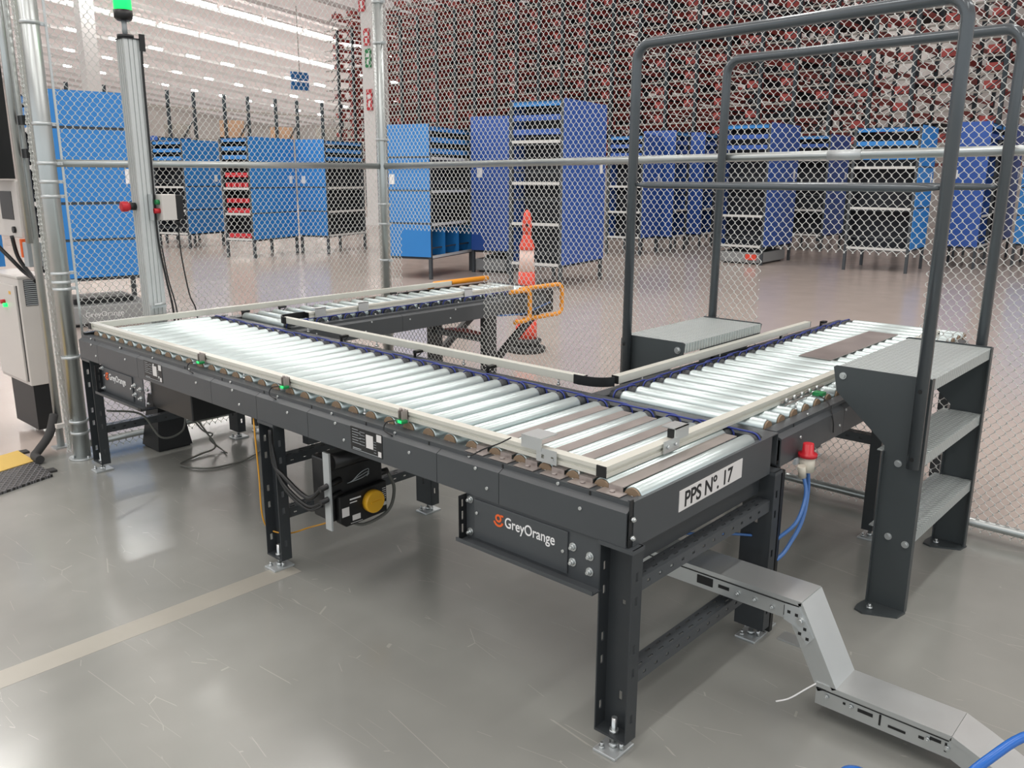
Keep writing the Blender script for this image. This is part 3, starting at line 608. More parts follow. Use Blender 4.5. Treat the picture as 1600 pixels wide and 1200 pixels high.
# folded fence panel beside the left post
F3 = thing('chain_link_fence', 'narrow chain link gate leaf seen edge-on beside the leftmost fence post', 'fence', (1.82, 5.5, 0))
put('post', MB().cyl((1.825, 5.48, 0), (1.825, 5.48, ZT), .022, 16), 'post', F3)
put('base_flange', MB().box(1.78, 5.44, 0, 1.87, 5.52, .01), 'galv', F3)
for (x_, q) in ((1.784, .52), (1.80, .42)):
    l_ = math.hypot(q, 1); chain_mesh('chain_link_mesh', F3, (x_, 5.26, 0), (q/l_, 1/l_, 0), .33, .03, ZT, r=.0026)
for z in (1.75, 1.93): put('latch', MB().box(1.79, 5.33, z, 1.83, 5.40, z+.05), 'blackm', F3)
put('conduit_pipe', MB().tube([(1.775, 5.42, ZT), (1.775, 5.42, 1.27)], .02, 12), 'post', F3)
# ------------------------------------------------------------ crossover stair
S = thing('crossover_stair', 'dark grey steel crossover stair with handrails bridging the right conveyor', 'stairs', (3.67, 1.6, 0))
def plate(yz, x, name='side_plate', t=.006): return put(name, MB().prism(yz, 'x', x-t/2, x+t/2), 'stair', S)
near = [(.885, .005), (1.02, .005), (1.022, .66), (1.225, .84), (1.245, .935), (1.235, .942), (.885, .942)]
for x in (3.25, 4.09):
    pl = plate(near, x)
    put('flange', MB().box(x-.003 if x < 4 else x-.03, .880, .0, x+.03 if x < 4 else x+.003, .885, .94), 'stair', pl)
    put('flange', MB().box(x-.022, 1.018, .0, x+.003, 1.023, .64), 'stair', pl)
    b = MB(); b.prism([(x-.115, 1.0), (x-.10, 1.035), (x-.06, 1.04), (x, 1.03), (x, .875), (x-.06, .885)], 'z', 0, .008); put('base_plate', b, 'stair', pl)
    b = MB(); b.cyl((x-.065, .99, .008), (x-.065, .99, .018), .013, 6); b.cyl((x-.065, .99, .018), (x-.065, .99, .028), .006, 8); put('anchor_bolt', b, 'zinc', pl)
    b = MB()
    for (y, z) in ((1.205, .905), (.965, .60), (.97, .30), (.905, .285)): b.cyl((x-.003, y, z), (x-.006, y, z), .014, 16); b.cyl((x-.006, y, z), (x-.014, y, z), .0095, 6)
    put('side_bolts', b, 'zinc', pl)
FX, FB, FZ = 3.43, 4.21, .895
far = [(2.385, .0), (2.255, .0), (2.255, .52), (2.10, .76), (2.03, .84), (2.022, FZ), (2.035, FZ+.005), (2.37, FZ+.005), (2.385, FZ-.02)]
for x in (FX, FB):
    pl = plate(far, x)
    put('side_bolts', MB().cyl((x-.003, 2.06, FZ-.035), (x-.014, 2.06, FZ-.035), .012, 6).cyl((x-.003, 2.06, FZ-.035), (x-.006, 2.06, FZ-.035), .017, 16), 'zinc', pl)
def tread(y0, y1, z, name='tread', back=False, xa=3.256, xb=4.084):
    o = put(name, MB().box(xa, y0, z-.004, xb, y1, z), 'tread', S); e = y0 if not back else y1
    put('tread_lip', MB().box(xa, e-.003, z-.045, xb, e+.003, z-.0005), 'tread', o); return o
tread(.888, 1.235, .936, 'platform'); tread(.892, 1.05, .637); tread(.892, 1.05, .325)
tread(2.026, 2.375, FZ, 'platform', xa=FX+.006, xb=FB-.006)
tread(2.26, 2.38, .60, back=True, xa=FX+.006, xb=FB-.006); tread(2.26, 2.38, .30, back=True, xa=FX+.006, xb=FB-.006)
def handrail(xa, ya, xb, yb, zt):
    r = .023; R_ = .075; A_ = Vector((xa, ya, 0)); B_ = Vector((xb, yb, 0)); d = (B_-A_).normalized(); L_ = (B_-A_).length
    P3 = lambda t, z: A_+d*t+Vector((0, 0, z))
    p = [P3(0, .60), P3(0, zt-R_)]+[P3(R_-R_*math.cos(a), zt-R_+R_*math.sin(a)) for a in np.linspace(.15, PI/2, 7)]+[P3(L_-R_+R_*math.sin(a), zt-R_+R_*math.cos(a)) for a in np.linspace(0, PI/2-.15, 7)]+[P3(L_, zt-R_), P3(L_, .56)]
    h = put('handrail', MB().tube(p, r, 20), 'tube', S)
    put('mid_bar', MB().tube([P3(t, 1.622) for t in (.02, .05, .10, L_-.10, L_-.05, L_-.02)], .014, 14, rs=[.006, .010, .0155, .0155, .010, .006]), 'tube', S)
    for t, zz in ((0, (.64, .90)), (L_, (.62, .86))):
        k = MB(); q = P3(t, 0)
        for z in zz: k.cyl((q.x-r-.0008, q.y, z), (q.x-r+.002, q.y, z), .008, 14)
        put('bolt_hole', k, 'black', h)
handrail(3.222, .905, FX-.027, 2.335, 2.242); handrail(4.118, .935, FB+.02, 2.33, 2.255)
# ------------------------------------------------------------ signal pole
PO = thing('signal_pole', 'white aluminium profile pole with a green signal lamp and push buttons', 'pole', (2.30, 5.04, 0))
x0, y0 = 2.25, 4.99; w = .1; g = .006
def grooved(x0, y0, w):
    pts = []; n = [(.0), (.22), (.28), (.47), (.53), (.72), (.78), (1.0)]
    def side(f):
        out = []; ins = False
        for i in range(len(n)-1):
            d = g if i % 2 == 1 else 0
            out += [f(n[i], d), f(n[i+1], d)]
        return out
    pts += side(lambda t, d: (x0+t*w, y0+d)); pts += side(lambda t, d: (x0+w-d, y0+t*w)); pts += side(lambda t, d: (x0+w-t*w, y0+w-d)); pts += side(lambda t, d: (x0+d, y0+w-t*w)); return pts
put('profile_post', MB().prism(grooved(x0, y0, w), 'z', .02, 2.40), 'alup', PO)
b = MB(); b.box(2.20, 4.94, 0, 2.40, 5.14, .008); put('base_plate', b, 'blackm', PO)
b = MB(); b.add([(2.19, 4.93, .01), (2.41, 4.93, .01), (2.41, 5.15, .01), (2.19, 5.15, .01), (2.235, 4.975, .34), (2.365, 4.975, .34), (2.365, 5.105, .34), (2.235, 5.105, .34)], [(3, 2, 1, 0), (4, 5, 6, 7), (0, 1, 5, 4), (1, 2, 6, 5), (2, 3, 7, 6), (3, 0, 4, 7)]); put('base_shroud', b, 'blackm', PO)
b = MB(); b.box(2.247, 4.984, 2.40, 2.353, 5.096, 2.406); b.box(2.335, 4.975, 2.34, 2.365, 4.985, 2.43); b.cyl((2.285, 5.04, 2.406), (2.285, 5.04, 2.425), .045, 20); put('lamp_mount', b, 'blackm', PO)
put('lamp_tube', MB().cyl((2.285, 5.04, 2.425), (2.285, 5.04, 2.505), .014, 12), 'grey', PO)
b = MB(); b.tube([(2.285, 5.04, 2.50), (2.285, 5.04, 2.515), (2.285, 5.04, 2.555)], .05, 24, rs=[.035, .05, .05]); put('lamp_base', b, 'black', PO)
b = MB(); b.tube([(2.285, 5.04, 2.555), (2.285, 5.04, 2.67), (2.285, 5.04, 2.68)], .047, 24, rs=[.047, .047, .035]); put('green_lamp', b, 'greenled', PO)
# e-stop behind left, button box at right
b = MB(); b.cyl((2.25, 5.05, 1.48), (2.205, 5.05, 1.48), .022, 16); put('stop_collar', b, 'black', PO)
b = MB(); b.tube([(2.215, 5.05, 1.48), (2.20, 5.05, 1.48), (2.17, 5.05, 1.48), (2.165, 5.05, 1.48)], .03, 20, rs=[.022, .03, .03, .02]); put('stop_button', b, 'red', PO)
b = MB(); b.box(2.30, 4.985, 1.40, 2.36, 4.988, 1.55); b.box(2.30, 4.94, 1.40, 2.303, 4.988, 1.55); put('box_bracket', b, 'galv', PO)
bx = put('button_box', MB().box(2.345, 4.905, 1.40, 2.43, 4.985, 1.55), 'cream', PO, bev=.004)
put('box_back', MB().box(2.432, 4.908, 1.405, 2.475, 4.982, 1.545), 'black', bx, bev=.003)
put('start_button', MB().cyl((2.345, 4.945, 1.505), (2.322, 4.945, 1.505), .014, 16), 'green', bx); put('stop_button', MB().cyl((2.345, 4.945, 1.455), (2.31, 4.945, 1.455), .015, 16), 'red', bx)
put('cable_gland', MB().cyl((2.45, 4.945, 1.40), (2.45, 4.945, 1.375), .013, 12), 'black', bx)
put('cable', MB().tube(bez([(2.45, 4.945, 1.38), (2.452, 4.945, 1.2), (2.49, 4.96, .95), (2.53, 4.97, .84), (2.55, 4.98, .6)], 6), .004, 6), 'black', PO)
put('cable', MB().tube(bez([(2.345, 4.983, 2.36), (2.34, 4.982, 2.2), (2.338, 4.982, 1.7), (2.336, 4.982, 1.3), (2.36, 4.975, 1.05), (2.385, 4.97, .84), (2.39, 4.97, .5)], 6), .006, 6), 'black', PO)
put('cable', MB().tube(bez([(2.35, 4.975, 1.25), (2.37, 4.97, 1.05), (2.405, 4.965, .84), (2.41, 4.965, .5)], 6), .004, 6), 'black', PO)
b = MB(); b.box(2.25, 4.96, .885, 2.34, 4.99, .90); b.tube([(2.26, 4.95, .905), (2.33, 4.95, .91)], .008, 8); put('strap_bracket', b, 'galv', PO)
# ------------------------------------------------------------ motor control box with the yellow knob
K = thing('control_box', 'black motor control box with a round yellow knob under the long conveyor', 'control box', (2.03, 2.66, .3))
YB = 2.66
cbx = put('housing', MB().prism([(1.855, .30), (2.115, .30), (2.115, .56), (1.855, .56)], 'y', YB, YB+.13), 'black', K, bev=.008)
put('knob_panel', MB().prism([(1.90, .275), (2.11, .285), (2.11, .42), (1.87, .41), (1.87, .30)], 'y', YB-.03, YB), 'black', cbx, bev=.004)
put('hood', MB().cyl((1.858, YB-.0, .555), (2.112, YB-.0, .555), .034, 14), 'black', cbx)
put('back_plate', MB().box(1.835, YB-.02, .275, 1.843, YB+.02, .60), 'galv', K)
kn = put('knob', MB().tube([(2.03, YB-.03, .355), (2.03, YB-.055, .355), (2.03, YB-.059, .355)], .04, 32, rs=[.048, .048, .044]), 'yellow', K)
put('knob_ridge', MB().box(2.005, YB-.063, .351, 2.055, YB-.058, .359), 'yellow', kn)
b = MB(); x = YB-.0315
b.box(1.88, x, .322, 1.915, x+.001, .36); b.box(1.93, x, .295, 1.97, x+.001, .318); b.box(2.084, x, .315, 2.106, x+.001, .33); put('sticker', b, 'label', K)
b = MB()
for i in range(6): b.box(2.086, x, .345+i*.009, 2.104, x+.001, .3475+i*.009)
b.box(1.92, x, .385, 1.975, x+.001, .391); b.box(1.92, x, .372, 1.955, x+.001, .376); b.box(1.92, x, .285, 1.98, x+.001, .2865); put('print', b, 'white', K)
put('cable_gland', MB().cyl((2.115, YB+.02, .44), (2.155, YB+.02, .44), .014, 10), 'black', K)
for z in (.455, .40): put('cable_gland', MB().cyl((1.90, YB-.005, z+.02), (1.80, YB-.0, z), .012, 10), 'black', K)
for i, (z, zz, rr) in enumerate(((.455, .40, .009), (.40, .365, .007), (.385, .35, .006), (.40, .35, .006))):
    put('cable', MB().tube(bez([(1.81, YB+.0, z), (1.80, 2.75, zz), (1.79, 2.90, zz+.06), (1.79, 2.965, .50+.02*i), (1.79, 2.975, .64)], 8), rr, 8), 'black', K)
b = MB(); b.tube(bez([(2.155, YB+.02, .44), (2.175, YB, .36), (2.14, YB, .27), (2.03, YB+.02, .235), (1.97, YB+.04, .26), (1.95, YB+.05, .30)], 8), .007, 8); put('loop_cable', b, 'cgrey', K)
for i in range(3): put('wire', MB().tube(bez([(1.93+.01*i, YB-.006, .45), (1.98, YB-.03, .465+.012*i), (2.02, YB-.03, .475+.01*i), (2.03, YB-.004, .455)], 6), .0015, 5), 'grey', K)
single('yellow_cable', MB().tube(bez([(1.87, 2.70, .29), (1.90, 2.80, .24), (1.93, 2.95, .17), (1.88, 3.02, .14), (1.83, 3.085, .15), (1.80, 3.10, .22), (1.80, 3.105, .4), (1.80, 3.115, .60), (1.82, 3.15, .66)], 8), .0035, 8), 'cyel', 'thin yellow cable looping past the middle leg of the long conveyor', 'cable')
single('floor_cable', MB().tube(bez([(1.86, 4.80, .36), (2.05, 4.80, .30), (2.12, 4.72, .16), (2.25, 4.72, .17), (2.30, 4.75, .27), (2.35, 4.78, .24), (2.42, 4.76, .12), (2.44, 4.70, .03), (2.32, 4.68, .012), (2.16, 4.60, .010), (2.24, 4.42, .008), (2.45, 4.40, .008), (2.65, 4.5, .01), (2.8, 4.62, .01)], 8), .006, 8), 'cgrey', 'grey cable looped on the floor around the base of the white pole', 'cable')
b = MB(); b.tube(bez([(2.36, 4.82, .22), (2.42, 4.80, .12), (2.47, 4.78, .09), (2.43, 4.74, .07), (2.47, 4.68, .012), (2.46, 4.60, .008)], 8), .005, 8); single('thin_cable', b, 'cgrey', 'short grey cable dangling to the floor right of the pole base', 'cable')
# ------------------------------------------------------------ air valve with blue hoses
V = thing('air_valve', 'small pneumatic valve with a red knob hanging under the right conveyor', 'valve', (2.95, 1.18, .55))
vx, vy, vz = 2.885, 1.17, .615
put('valve_body', MB().tube([(vx, vy, vz), (vx, vy, vz+.055)], .028, 16), 'clear', V); put('valve_bowl', MB().tube([(vx-.03, vy, vz-.015), (vx-.045, vy, vz+.03)], .014, 12), 'clear', V)
b = MB(); b.tube([(vx, vy, vz+.055), (vx, vy, vz+.068), (vx, vy, vz+.07), (vx, vy, vz+.105)], .03, 20, rs=[.034, .034, .021, .019]); put('red_knob', b, 'red', V)
put('bracket', MB().box(vx-.05, vy+.02, vz+.03, vx+.01, vy+.03, .665), 'grey', V)
put('hose', MB().tube(bez([(vx-.03, vy, vz), (2.85, 1.15, .54), (2.79, 1.15, .45), (2.74, 1.2, .38)], 8), .007, 8), 'cblue', V)
put('hose', MB().tube(bez([(vx+.015, vy, vz), (vx+.02, 1.165, .53), (2.87, 1.16, .44), (2.82, 1.17, .37), (2.74, 1.2, .30), (2.6, 1.3, .29), (2.45, 1.4, .36)], 8), .008, 8), 'cblue', V)
put('hose', MB().tube(bez([(2.73, 1.22, .39), (2.6, 1.3, .42), (2.45, 1.4, .44)], 8), .005, 8), 'cblue', V)
single('cable_conduit', MB().box(2.728, 1.19, .02, 2.75, 1.212, .65), 'black', 'upright black cable conduit beside the right rear leg of the number-plate end', 'conduit')
# ------------------------------------------------------------ galvanised trunking
T = thing('cable_trunking', 'galvanised steel cable trunking stepping down from the conveyor to the floor', 'cable tray', (2.44, .8, 0))
xl, xr = 2.365, 2.505
def seg(p, q, name, lidm='galvlight', h=.07, a=None):
    """p,q: (y, ztop) ends along the run; body + lid"""
    (ya, za), (yb, zb) = p, q; d = Vector((0, yb-ya, zb-za)).normalized(); n = Vector((0, -d.z, d.y))
    if n.z < 0: n = -n
    bb = MB(); A_, B_ = Vector((0, ya, za)), Vector((0, yb, zb)); lo = -n*h
    if abs(d.y) > .8: lo = Vector((0, 0, -h))
    X = lambda x, v: (x, v.y, v.z)
    vs = [X(xl, A_), X(xr, A_), X(xr, B_), X(xl, B_), X(xl, A_+lo), X(xr, A_+lo), X(xr, B_+lo), X(xl, B_+lo)]
    bb.add(vs, [(0, 1, 2, 3), (7, 6, 5, 4), (0, 4, 5, 1), (1, 5, 6, 2), (2, 6, 7, 3), (3, 7, 4, 0)]); s = put(name, bb, 'galvlight', T)
    lid = MB(); e = .004; u = n*.003
    vs = [X(xl-e, A_-n*.012), X(xr+e, A_-n*.012), X(xr+e, B_-n*.012), X(xl-e, B_-n*.012), X(xl-e, A_+u), X(xr+e, A_+u), X(xr+e, B_+u), X(xl-e, B_+u)]
    lid.add(vs, [(0, 3, 2, 1), (4, 5, 6, 7), (0, 1, 5, 4), (1, 2, 6, 5), (2, 3, 7, 6), (3, 0, 4, 7)]); put('lid', lid, lidm, s); return s, A_, B_, d, n
s1 = seg((1.60, .375), (.935, .375), 'trunking_section'); s2 = seg((.935, .375), (.805, .13), 'trunking_section', h=.062); s3 = seg((.865, .13), (.475, .13), 'trunking_section', h=.072)
s4 = seg((.475, .13), (.40, .10), 'trunking_section', h=.07); s5 = seg((.40, .10), (.20, .01), 'trunking_section', h=.005)
X_ = xl-.0035
put('lid_seam', MB().box(xl-.0055, .48, .113, xl-.004, .86, .1165), 'blackm', s3[0]); put('lid_seam', MB().box(xl-.0055, .94, .358, xl-.004, 1.55, .3615), 'blackm', s1[0])
def slot(y0, y1, z0, z1, s, m='black', d=.0006): put('slot', MB().box(X_+.0024, y0, z0, X_+.0034-d, y1, z1), m, s)
for (ya, yb, za, zb) in ((.735, .69, .088, .099), (.672, .666, .072, .108), (.645, .595, .078, .086), (.56, .545, .084, .093), (.53, .50, .094, .104), (.49, .484, .075, .104), (.76, .75, .09, .10), (.78, .772, .092, .1)): slot(yb, ya, za, zb, s3[0])
for (ya, yb, za, zb) in ((1.30, 1.24, .32, .35), (1.22, 1.18, .328, .34), (.99, .984, .315, .35)): slot(yb, ya, za, zb, s1[0])
b = MB()
for (y, z) in ((.71+.045, .095), (.565-.03, .092), (.483-.0, .09), (.83, .095), (1.15, .33), (1.03, .325), (1.09, .33)): b.cyl((X_+.002, y, z), (X_-.004, y, z), .008, 6); b.cyl((X_-.004, y, z), (X_-.010, y, z), .004, 8)
put('bolts', b, 'zinc', T)
b = MB(); b.prism([(.985, .305), (.985, .358), (.938, .360), (.885, .275), (.905, .245), (.94, .29)], 'x', xl-.0075, xl-.0045); e = put('elbow_plate', b, 'galv', T)
b = MB()
for (y, z) in ((.97, .335), (.945, .332), (.915, .295), (.93, .275), (.905, .265)): b.box(xl-.0083, y-.005, z-.005, xl-.0075, y+.005, z+.005)
put('square_holes', b, 'black', e)
b = MB(); b.cyl((xl-.0075, .93, .318), (xl-.012, .93, .318), .014, 16); b.cyl((xl-.012, .93, .318), (xl-.02, .93, .318), .009, 6); put('elbow_bolt', b, 'zinc', e)
put('bracket', MB().box(2.735, 1.06, 0, 2.80, 1.16, .006), 'galvlight', T)
put('cable_tie', MB().tube(bez([(2.37, .86, .13), (2.34, .885, .11), (2.30, .92, .08), (2.27, .95, .07)], 6), .0025, 6), 'white', T)
# blue things at the lower right edge of the picture
single('blue_drum', MB().tube([(1.812, .548, z) for z in (0, .245, .27, .288, .298, .302)], .06, 28, rs=[.055, .055, .05, .038, .02, .004]), 'bluedrum', 'glossy blue rounded bollard top at the bottom edge of the picture', 'bollard')
single('blue_pipe', MB().tube(bez([(1.93, .40, .012), (2.0, .385, .2), (2.12, .335, .275), (2.3, .26, .285), (2.6, .1, .17), (2.7, 0, .012)], 6), .012, 12), 'bluedrum', 'blue hose crossing the end of the galvanised trunking', 'hose')
# ------------------------------------------------------------ left cabinet and small boxes
CB = thing('electrical_cabinet', 'cream electrical cabinet on a dark plinth by the leftmost post', 'cabinet', (1.7, 5.95, 0))
cx0, cx1, cy0, cy1 = 1.50, 1.90, 5.74, 6.15
cx0 = 1.802
cxr = 1.96
put('plinth', MB().box(1.812, 5.80, .05, 1.95, 6.20, .345), 'blackm', CB)
body = put('cabinet_body', MB().box(1.80, 5.79, .345, 1.98, 6.32, 1.03), 'cream', CB, bev=.004)
put('cabinet_top', MB().box(1.795, 5.785, 1.03, 1.985, 6.325, 1.045), 'cream', CB, bev=.003)
dr = put('cabinet_door', MB().box(1.786, 5.83, .37, 1.80, 6.30, .985), 'cream', CB, bev=.003)
v = MB()
for i in range(13): v.box(1.832, 5.782, .862+i*.0125, 1.925, 5.79, .868+i*.0125)
put('vent_louvres', v, 'grey', CB); put('louvre_recess', MB().box(1.83, 5.786, .858, 1.927, 5.7895, 1.022), 'blackm', CB)
v = MB(); v.cyl((1.786, 6.0, .85), (1.765, 6.0, .85), .013, 14); put('green_button', v, 'greenled', dr); v = MB(); v.cyl((1.786, 6.03, .87), (1.76, 6.03, .87), .013, 14); put('red_button', v, 'red', dr)
put('warning_label', MB().box(1.7845, 5.90, .925, 1.786, 5.935, .945), 'yellow', dr); put('door_gap', MB().box(1.798, 5.815, .37, 1.8, 5.829, .985), 'blackm', CB)
single('cream_duct', MB().box(1.79, 5.27, .18, 1.811, 5.30, 1.07).box(1.745, 5.27, .18, 1.79, 5.30, .205), 'cream', 'narrow cream cable duct standing beside the leftmost fence post', 'duct')
single('black_conduit', MB().tube(bez([(1.80, 5.46, .22), (1.74, 5.40, .12), (1.66, 5.36, .05), (1.62, 5.32, .03), (1.615, 5.22, .03)], 8), .025, 12), 'rubber', 'thick black corrugated hose curving from the cabinet foot to the floor', 'hose')
U = thing('operator_terminal', 'grey operator terminal with a dark screen at the left picture edge', 'control panel', (1.87, 5.9, 1.285))
put('panel_case', MB().box(1.83, 5.70, 1.285, 1.915, 6.12, 1.625), 'cream', U, bev=.004); put('screen', MB().box(1.827, 5.79, 1.39, 1.83, 6.0, 1.56), 'black', U); put('dial', MB().cyl((1.83, 5.80, 1.33), (1.815, 5.80, 1.33), .02, 16), 'black', U)
b = MB()
for i in range(7): b.box(1.875, 5.697, 1.49+i*.015, 1.903, 5.70, 1.497+i*.015)
put('vent', b, 'grey', U)
single('black_screen', MB().box(1.60, 5.72, 1.635, 1.842, 6.0, 2.8), 'black', 'tall black panel at the upper left picture edge', 'panel')
single('junction_box', MB().box(1.80, 5.55, 1.12, 1.885, 5.62, 1.265), 'grey', 'small grey junction box above the cream cabinet', 'box', bev=.003)
single('orange_box', MB().box(1.81, 5.66, 1.17, 1.86, 5.69, 1.28), 'orange', 'small orange box behind the grey junction box', 'box')
single('blue_bin', MB().box(1.80, 6.35, 1.06, 1.915, 6.6, 1.27), 'blue', 'blue bin behind the cabinet at the left picture edge', 'bin')
for pts in (((1.78, 5.72, 1.30), (1.80, 5.72, 1.17), (1.84, 5.68, 1.07), (1.84, 5.6, 1.03)), ((1.70, 5.9, 1.30), (1.77, 5.76, 1.16), (1.83, 5.72, 1.07), (1.87, 5.62, 1.02))):
    single('power_cable', MB().tube(bez(pts, 8), .012, 8), 'black', ('thick black cable drooping from the operator terminal to the cabinet top' if pts[0][0] > 1.71 else 'black cable running from behind the terminal towards the leftmost post'), 'cable')
MT = thing('anti_fatigue_mat', 'black rubber mat with a yellow edge on the floor at far left', 'mat', (1.3, 5.1, 0))
put('rubber_sheet', MB().add([(1.0, 4.76, 0), (1.585, 4.95, 0), (1.60, 5.28, 0), (1.0, 5.10, 0), (1.0, 4.76, .014), (1.585, 4.95, .014), (1.60, 5.28, .014), (1.0, 5.10, .014)], [(3, 2, 1, 0), (4, 5, 6, 7), (0, 1, 5, 4), (1, 2, 6, 5), (2, 3, 7, 6), (3, 0, 4, 7)]), 'matgrid', MT)
for (x_, y_) in ((1.585, 5.02), (1.60, 5.50)): put('corner_piece', MB().box(x_, y_, 0, x_+.05, y_+.06, .012), 'rubber', MT)
put('yellow_edge', MB().add([(1.0, 5.09, .0), (1.60, 5.27, .0), (1.60, 5.55, .0), (1.0, 5.37, .0), (1.0, 5.09, .018), (1.60, 5.27, .018), (1.60, 5.55, .018), (1.0, 5.37, .018)], [(3, 2, 1, 0), (4, 5, 6, 7), (0, 1, 5, 4), (1, 2, 6, 5), (2, 3, 7, 6), (3, 0, 4, 7)]), 'wood', MT)
# ------------------------------------------------------------ traffic cone
CO = thing('traffic_cone', 'tall orange and white traffic cone with a round black base', 'cone', (6.115, 5.382, 0))
cx, cy = 6.115, 5.382
def ringp(prof, m, name): put(name, MB().tube([(cx, cy, z) for r, z in prof], .1, 28, rs=[r for r, z in prof]), m, CO)
ringp([(.19, 0), (.19, .04), (.16, .055)], 'rubber', 'base'); ringp([(.15, .09), (.15, .115), (.12, .13)], 'rubber', 'weight_ring'); ringp([(.12, .05), (.12, .1)], 'rubber', 'base_neck')
ringp([(.105, .115), (.10, .32)], 'coneo', 'cone_body'); ringp([(.099, .32), (.088, .54)], 'conew', 'white_band'); ringp([(.0875, .54), (.078, .78)], 'coneo', 'cone_body'); ringp([(.077, .78), (.068, .985)], 'conew', 'white_band')
ringp([(.072, .985), (.078, 1.0), (.072, 1.02), (.045, 1.10), (.04, 1.13)], 'coneo', 'collar'); ringp([(.04, 1.13), (.045, 1.2), (.045, 1.26), (.03, 1.33), (.008, 1.36)], 'coneo', 'handle')
put('handle_hole', MB().tube([(cx-.055, cy-.05, 1.22), (cx+.055, cy+.05, 1.22)], .014, 12), 'black', CO)
# ------------------------------------------------------------ pods (mobile shelves) and robots
def pod(P, ph, w1, w2, H, bot, left, right, label, cats='shelf', lcol='blue', shelves=4, bins=False, redbox=False, tagc=True, topblue=0):
    """P corner at the floor; e1 runs to the right, e2 to the left. left/right: 'panel' or 'open' """
    a = math.radians(ph); e1 = Vector((math.cos(a), math.sin(a), 0)); e2 = Vector((-e1.y, e1.x, 0)); P = Vector((P[0], P[1], 0))
    root = thing('mobile_shelf', label, cats, tuple(P), 'mobile shelf towers beyond the fence')
    def Q(u, v, z): return P+e1*u+e2*v+Vector((0, 0, z))
    def qbox(b, u0, v0, z0, u1, v1, z1):
        b.add([Q(u0, v0, z0), Q(u1, v0, z0), Q(u1, v1, z0), Q(u0, v1, z0), Q(u0, v0, z1), Q(u1, v0, z1), Q(u1, v1, z1), Q(u0, v1, z1)], [(3, 2, 1, 0), (4, 5, 6, 7), (0, 1, 5, 4), (1, 2, 6, 5), (2, 3, 7, 6), (3, 0, 4, 7)])
    for (u, v) in ((0, 0), (w1, 0), (0, w2), (w1, w2)):
        b = MB(); s = .05; qbox(b, u-(s if u else 0), v-(s if v else 0), 0, u-(s if u else 0)+s, v-(s if v else 0)+s, H-.02); put('upright', b, 'podfr', root)
    b = MB(); qbox(b, .02, .02, bot-.04, w1-.02, w2-.02, bot); put('bottom_shelf', b, 'podfr', root)
    b = MB()
    if right == 'open': qbox(b, .05, .40, bot, w1-.05, .42, H-.1)
    else: qbox(b, .40, .05, bot, .42, w2-.05, H-.1)
    put('shade_sheet', b, 'podin', root)  # dark sheet set partway back stands in for interior shade
    b = MB()
    if right == 'open': qbox(b, w1-.03, .02, bot, w1-.015, w2, H)
    else: qbox(b, .02, w2-.03, bot, w1, w2-.015, H)
    put('far_panel', b, 'navy' if lcol == 'navy' else 'podin', root)
    zs = [bot+(H-bot)*k/shelves for k in range(shelves+1)]
    def face(side, kind):
        Wf = w2 if side == 'l' else w1
        def fb(b, t0, t1, z0, z1, d0, d1):
            if side == 'l': qbox(b, d0, t0, z0, d1, t1, z1)
            else: qbox(b, t0, d0, z0, t1, d1, z1)
        if kind == 'panel':
            if lcol == 'navy':
                b = MB(); fb(b, .0, Wf, bot+.0, H, -.012, -.002); put('side_panel', b, 'navy', root)
            else:
                for k in range(shelves):
                    b = MB(); fb(b, .0, Wf, zs[k]+(.03 if k else .0), zs[k+1]-.0, -.012, -.002); put('side_panel', b, 'blue', root)
                b = MB(); fb(b, 0, Wf, bot, H-.01, -.002, .003); put('panel_backing', b, 'podfr', root)
            b = MB(); fb(b, Wf-.22, Wf-.12, H*.62, H*.62+.16, -.016, -.0125); put('paper_label', b, 'white', root)
        else:
            for k in range(shelves):
                b = MB(); qbox(b, .0, .0, zs[k]-.02, w1, w2, zs[k]-.012); put('shelf_board', b, 'podin', root)
                b = MB(); fb(b, .05, Wf-.05, zs[k]-.022, zs[k]+.022, -.01, .0); put('shelf_edge', b, 'shelfw', root)
            # bins or dividers in each level
            for k in range(shelves):
                nsub = 3
                for j in range(nsub):
                    b = MB(); z = zs[k]+(zs[k+1]-zs[k])*(j+1)/nsub-.05
                    if k == shelves-1: fb(b, .05, Wf-.05, z-.05, z+.03, .02, .04); put('shelf_lip', b, 'blue' if lcol == 'blue' or j == 2 else 'navy', root)
                    elif (k+j) % 2 == 0: fb(b, .05, Wf-.05, z, z+.02, .05, .07); put('shelf_lip', b, 'podfr', root)
                if redbox and k < shelves-1:
                    for j in range(4):
                        for q in range(2 if k else 1):
                            b = MB(); t = .07+(Wf-.14)*j/4; fb(b, t, t+(Wf-.14)/4-.03, zs[k]+.03+q*.2, zs[k]+.12+q*.2, .01, .2); put('red_box', b, 'red', root)
                if bins and k == 0:
                    for j in range(1, 4):
                        b = MB(); t = (Wf)*j/3.05-.03; fb(b, t, t+.02, bot, zs[1]-.08, .0, .5); put('bin_divider', b, 'blue', root)
                    b = MB(); fb(b, .05, Wf-.05, bot, zs[1]-.08, .52, .53); put('bin_back', b, 'blue', root)
    face('l', left); face('r', right)
    b = MB(); qbox(b, 0, 0, H-.03, w1, w2, H-.02); put('top_board', b, 'podin', root)
    return root
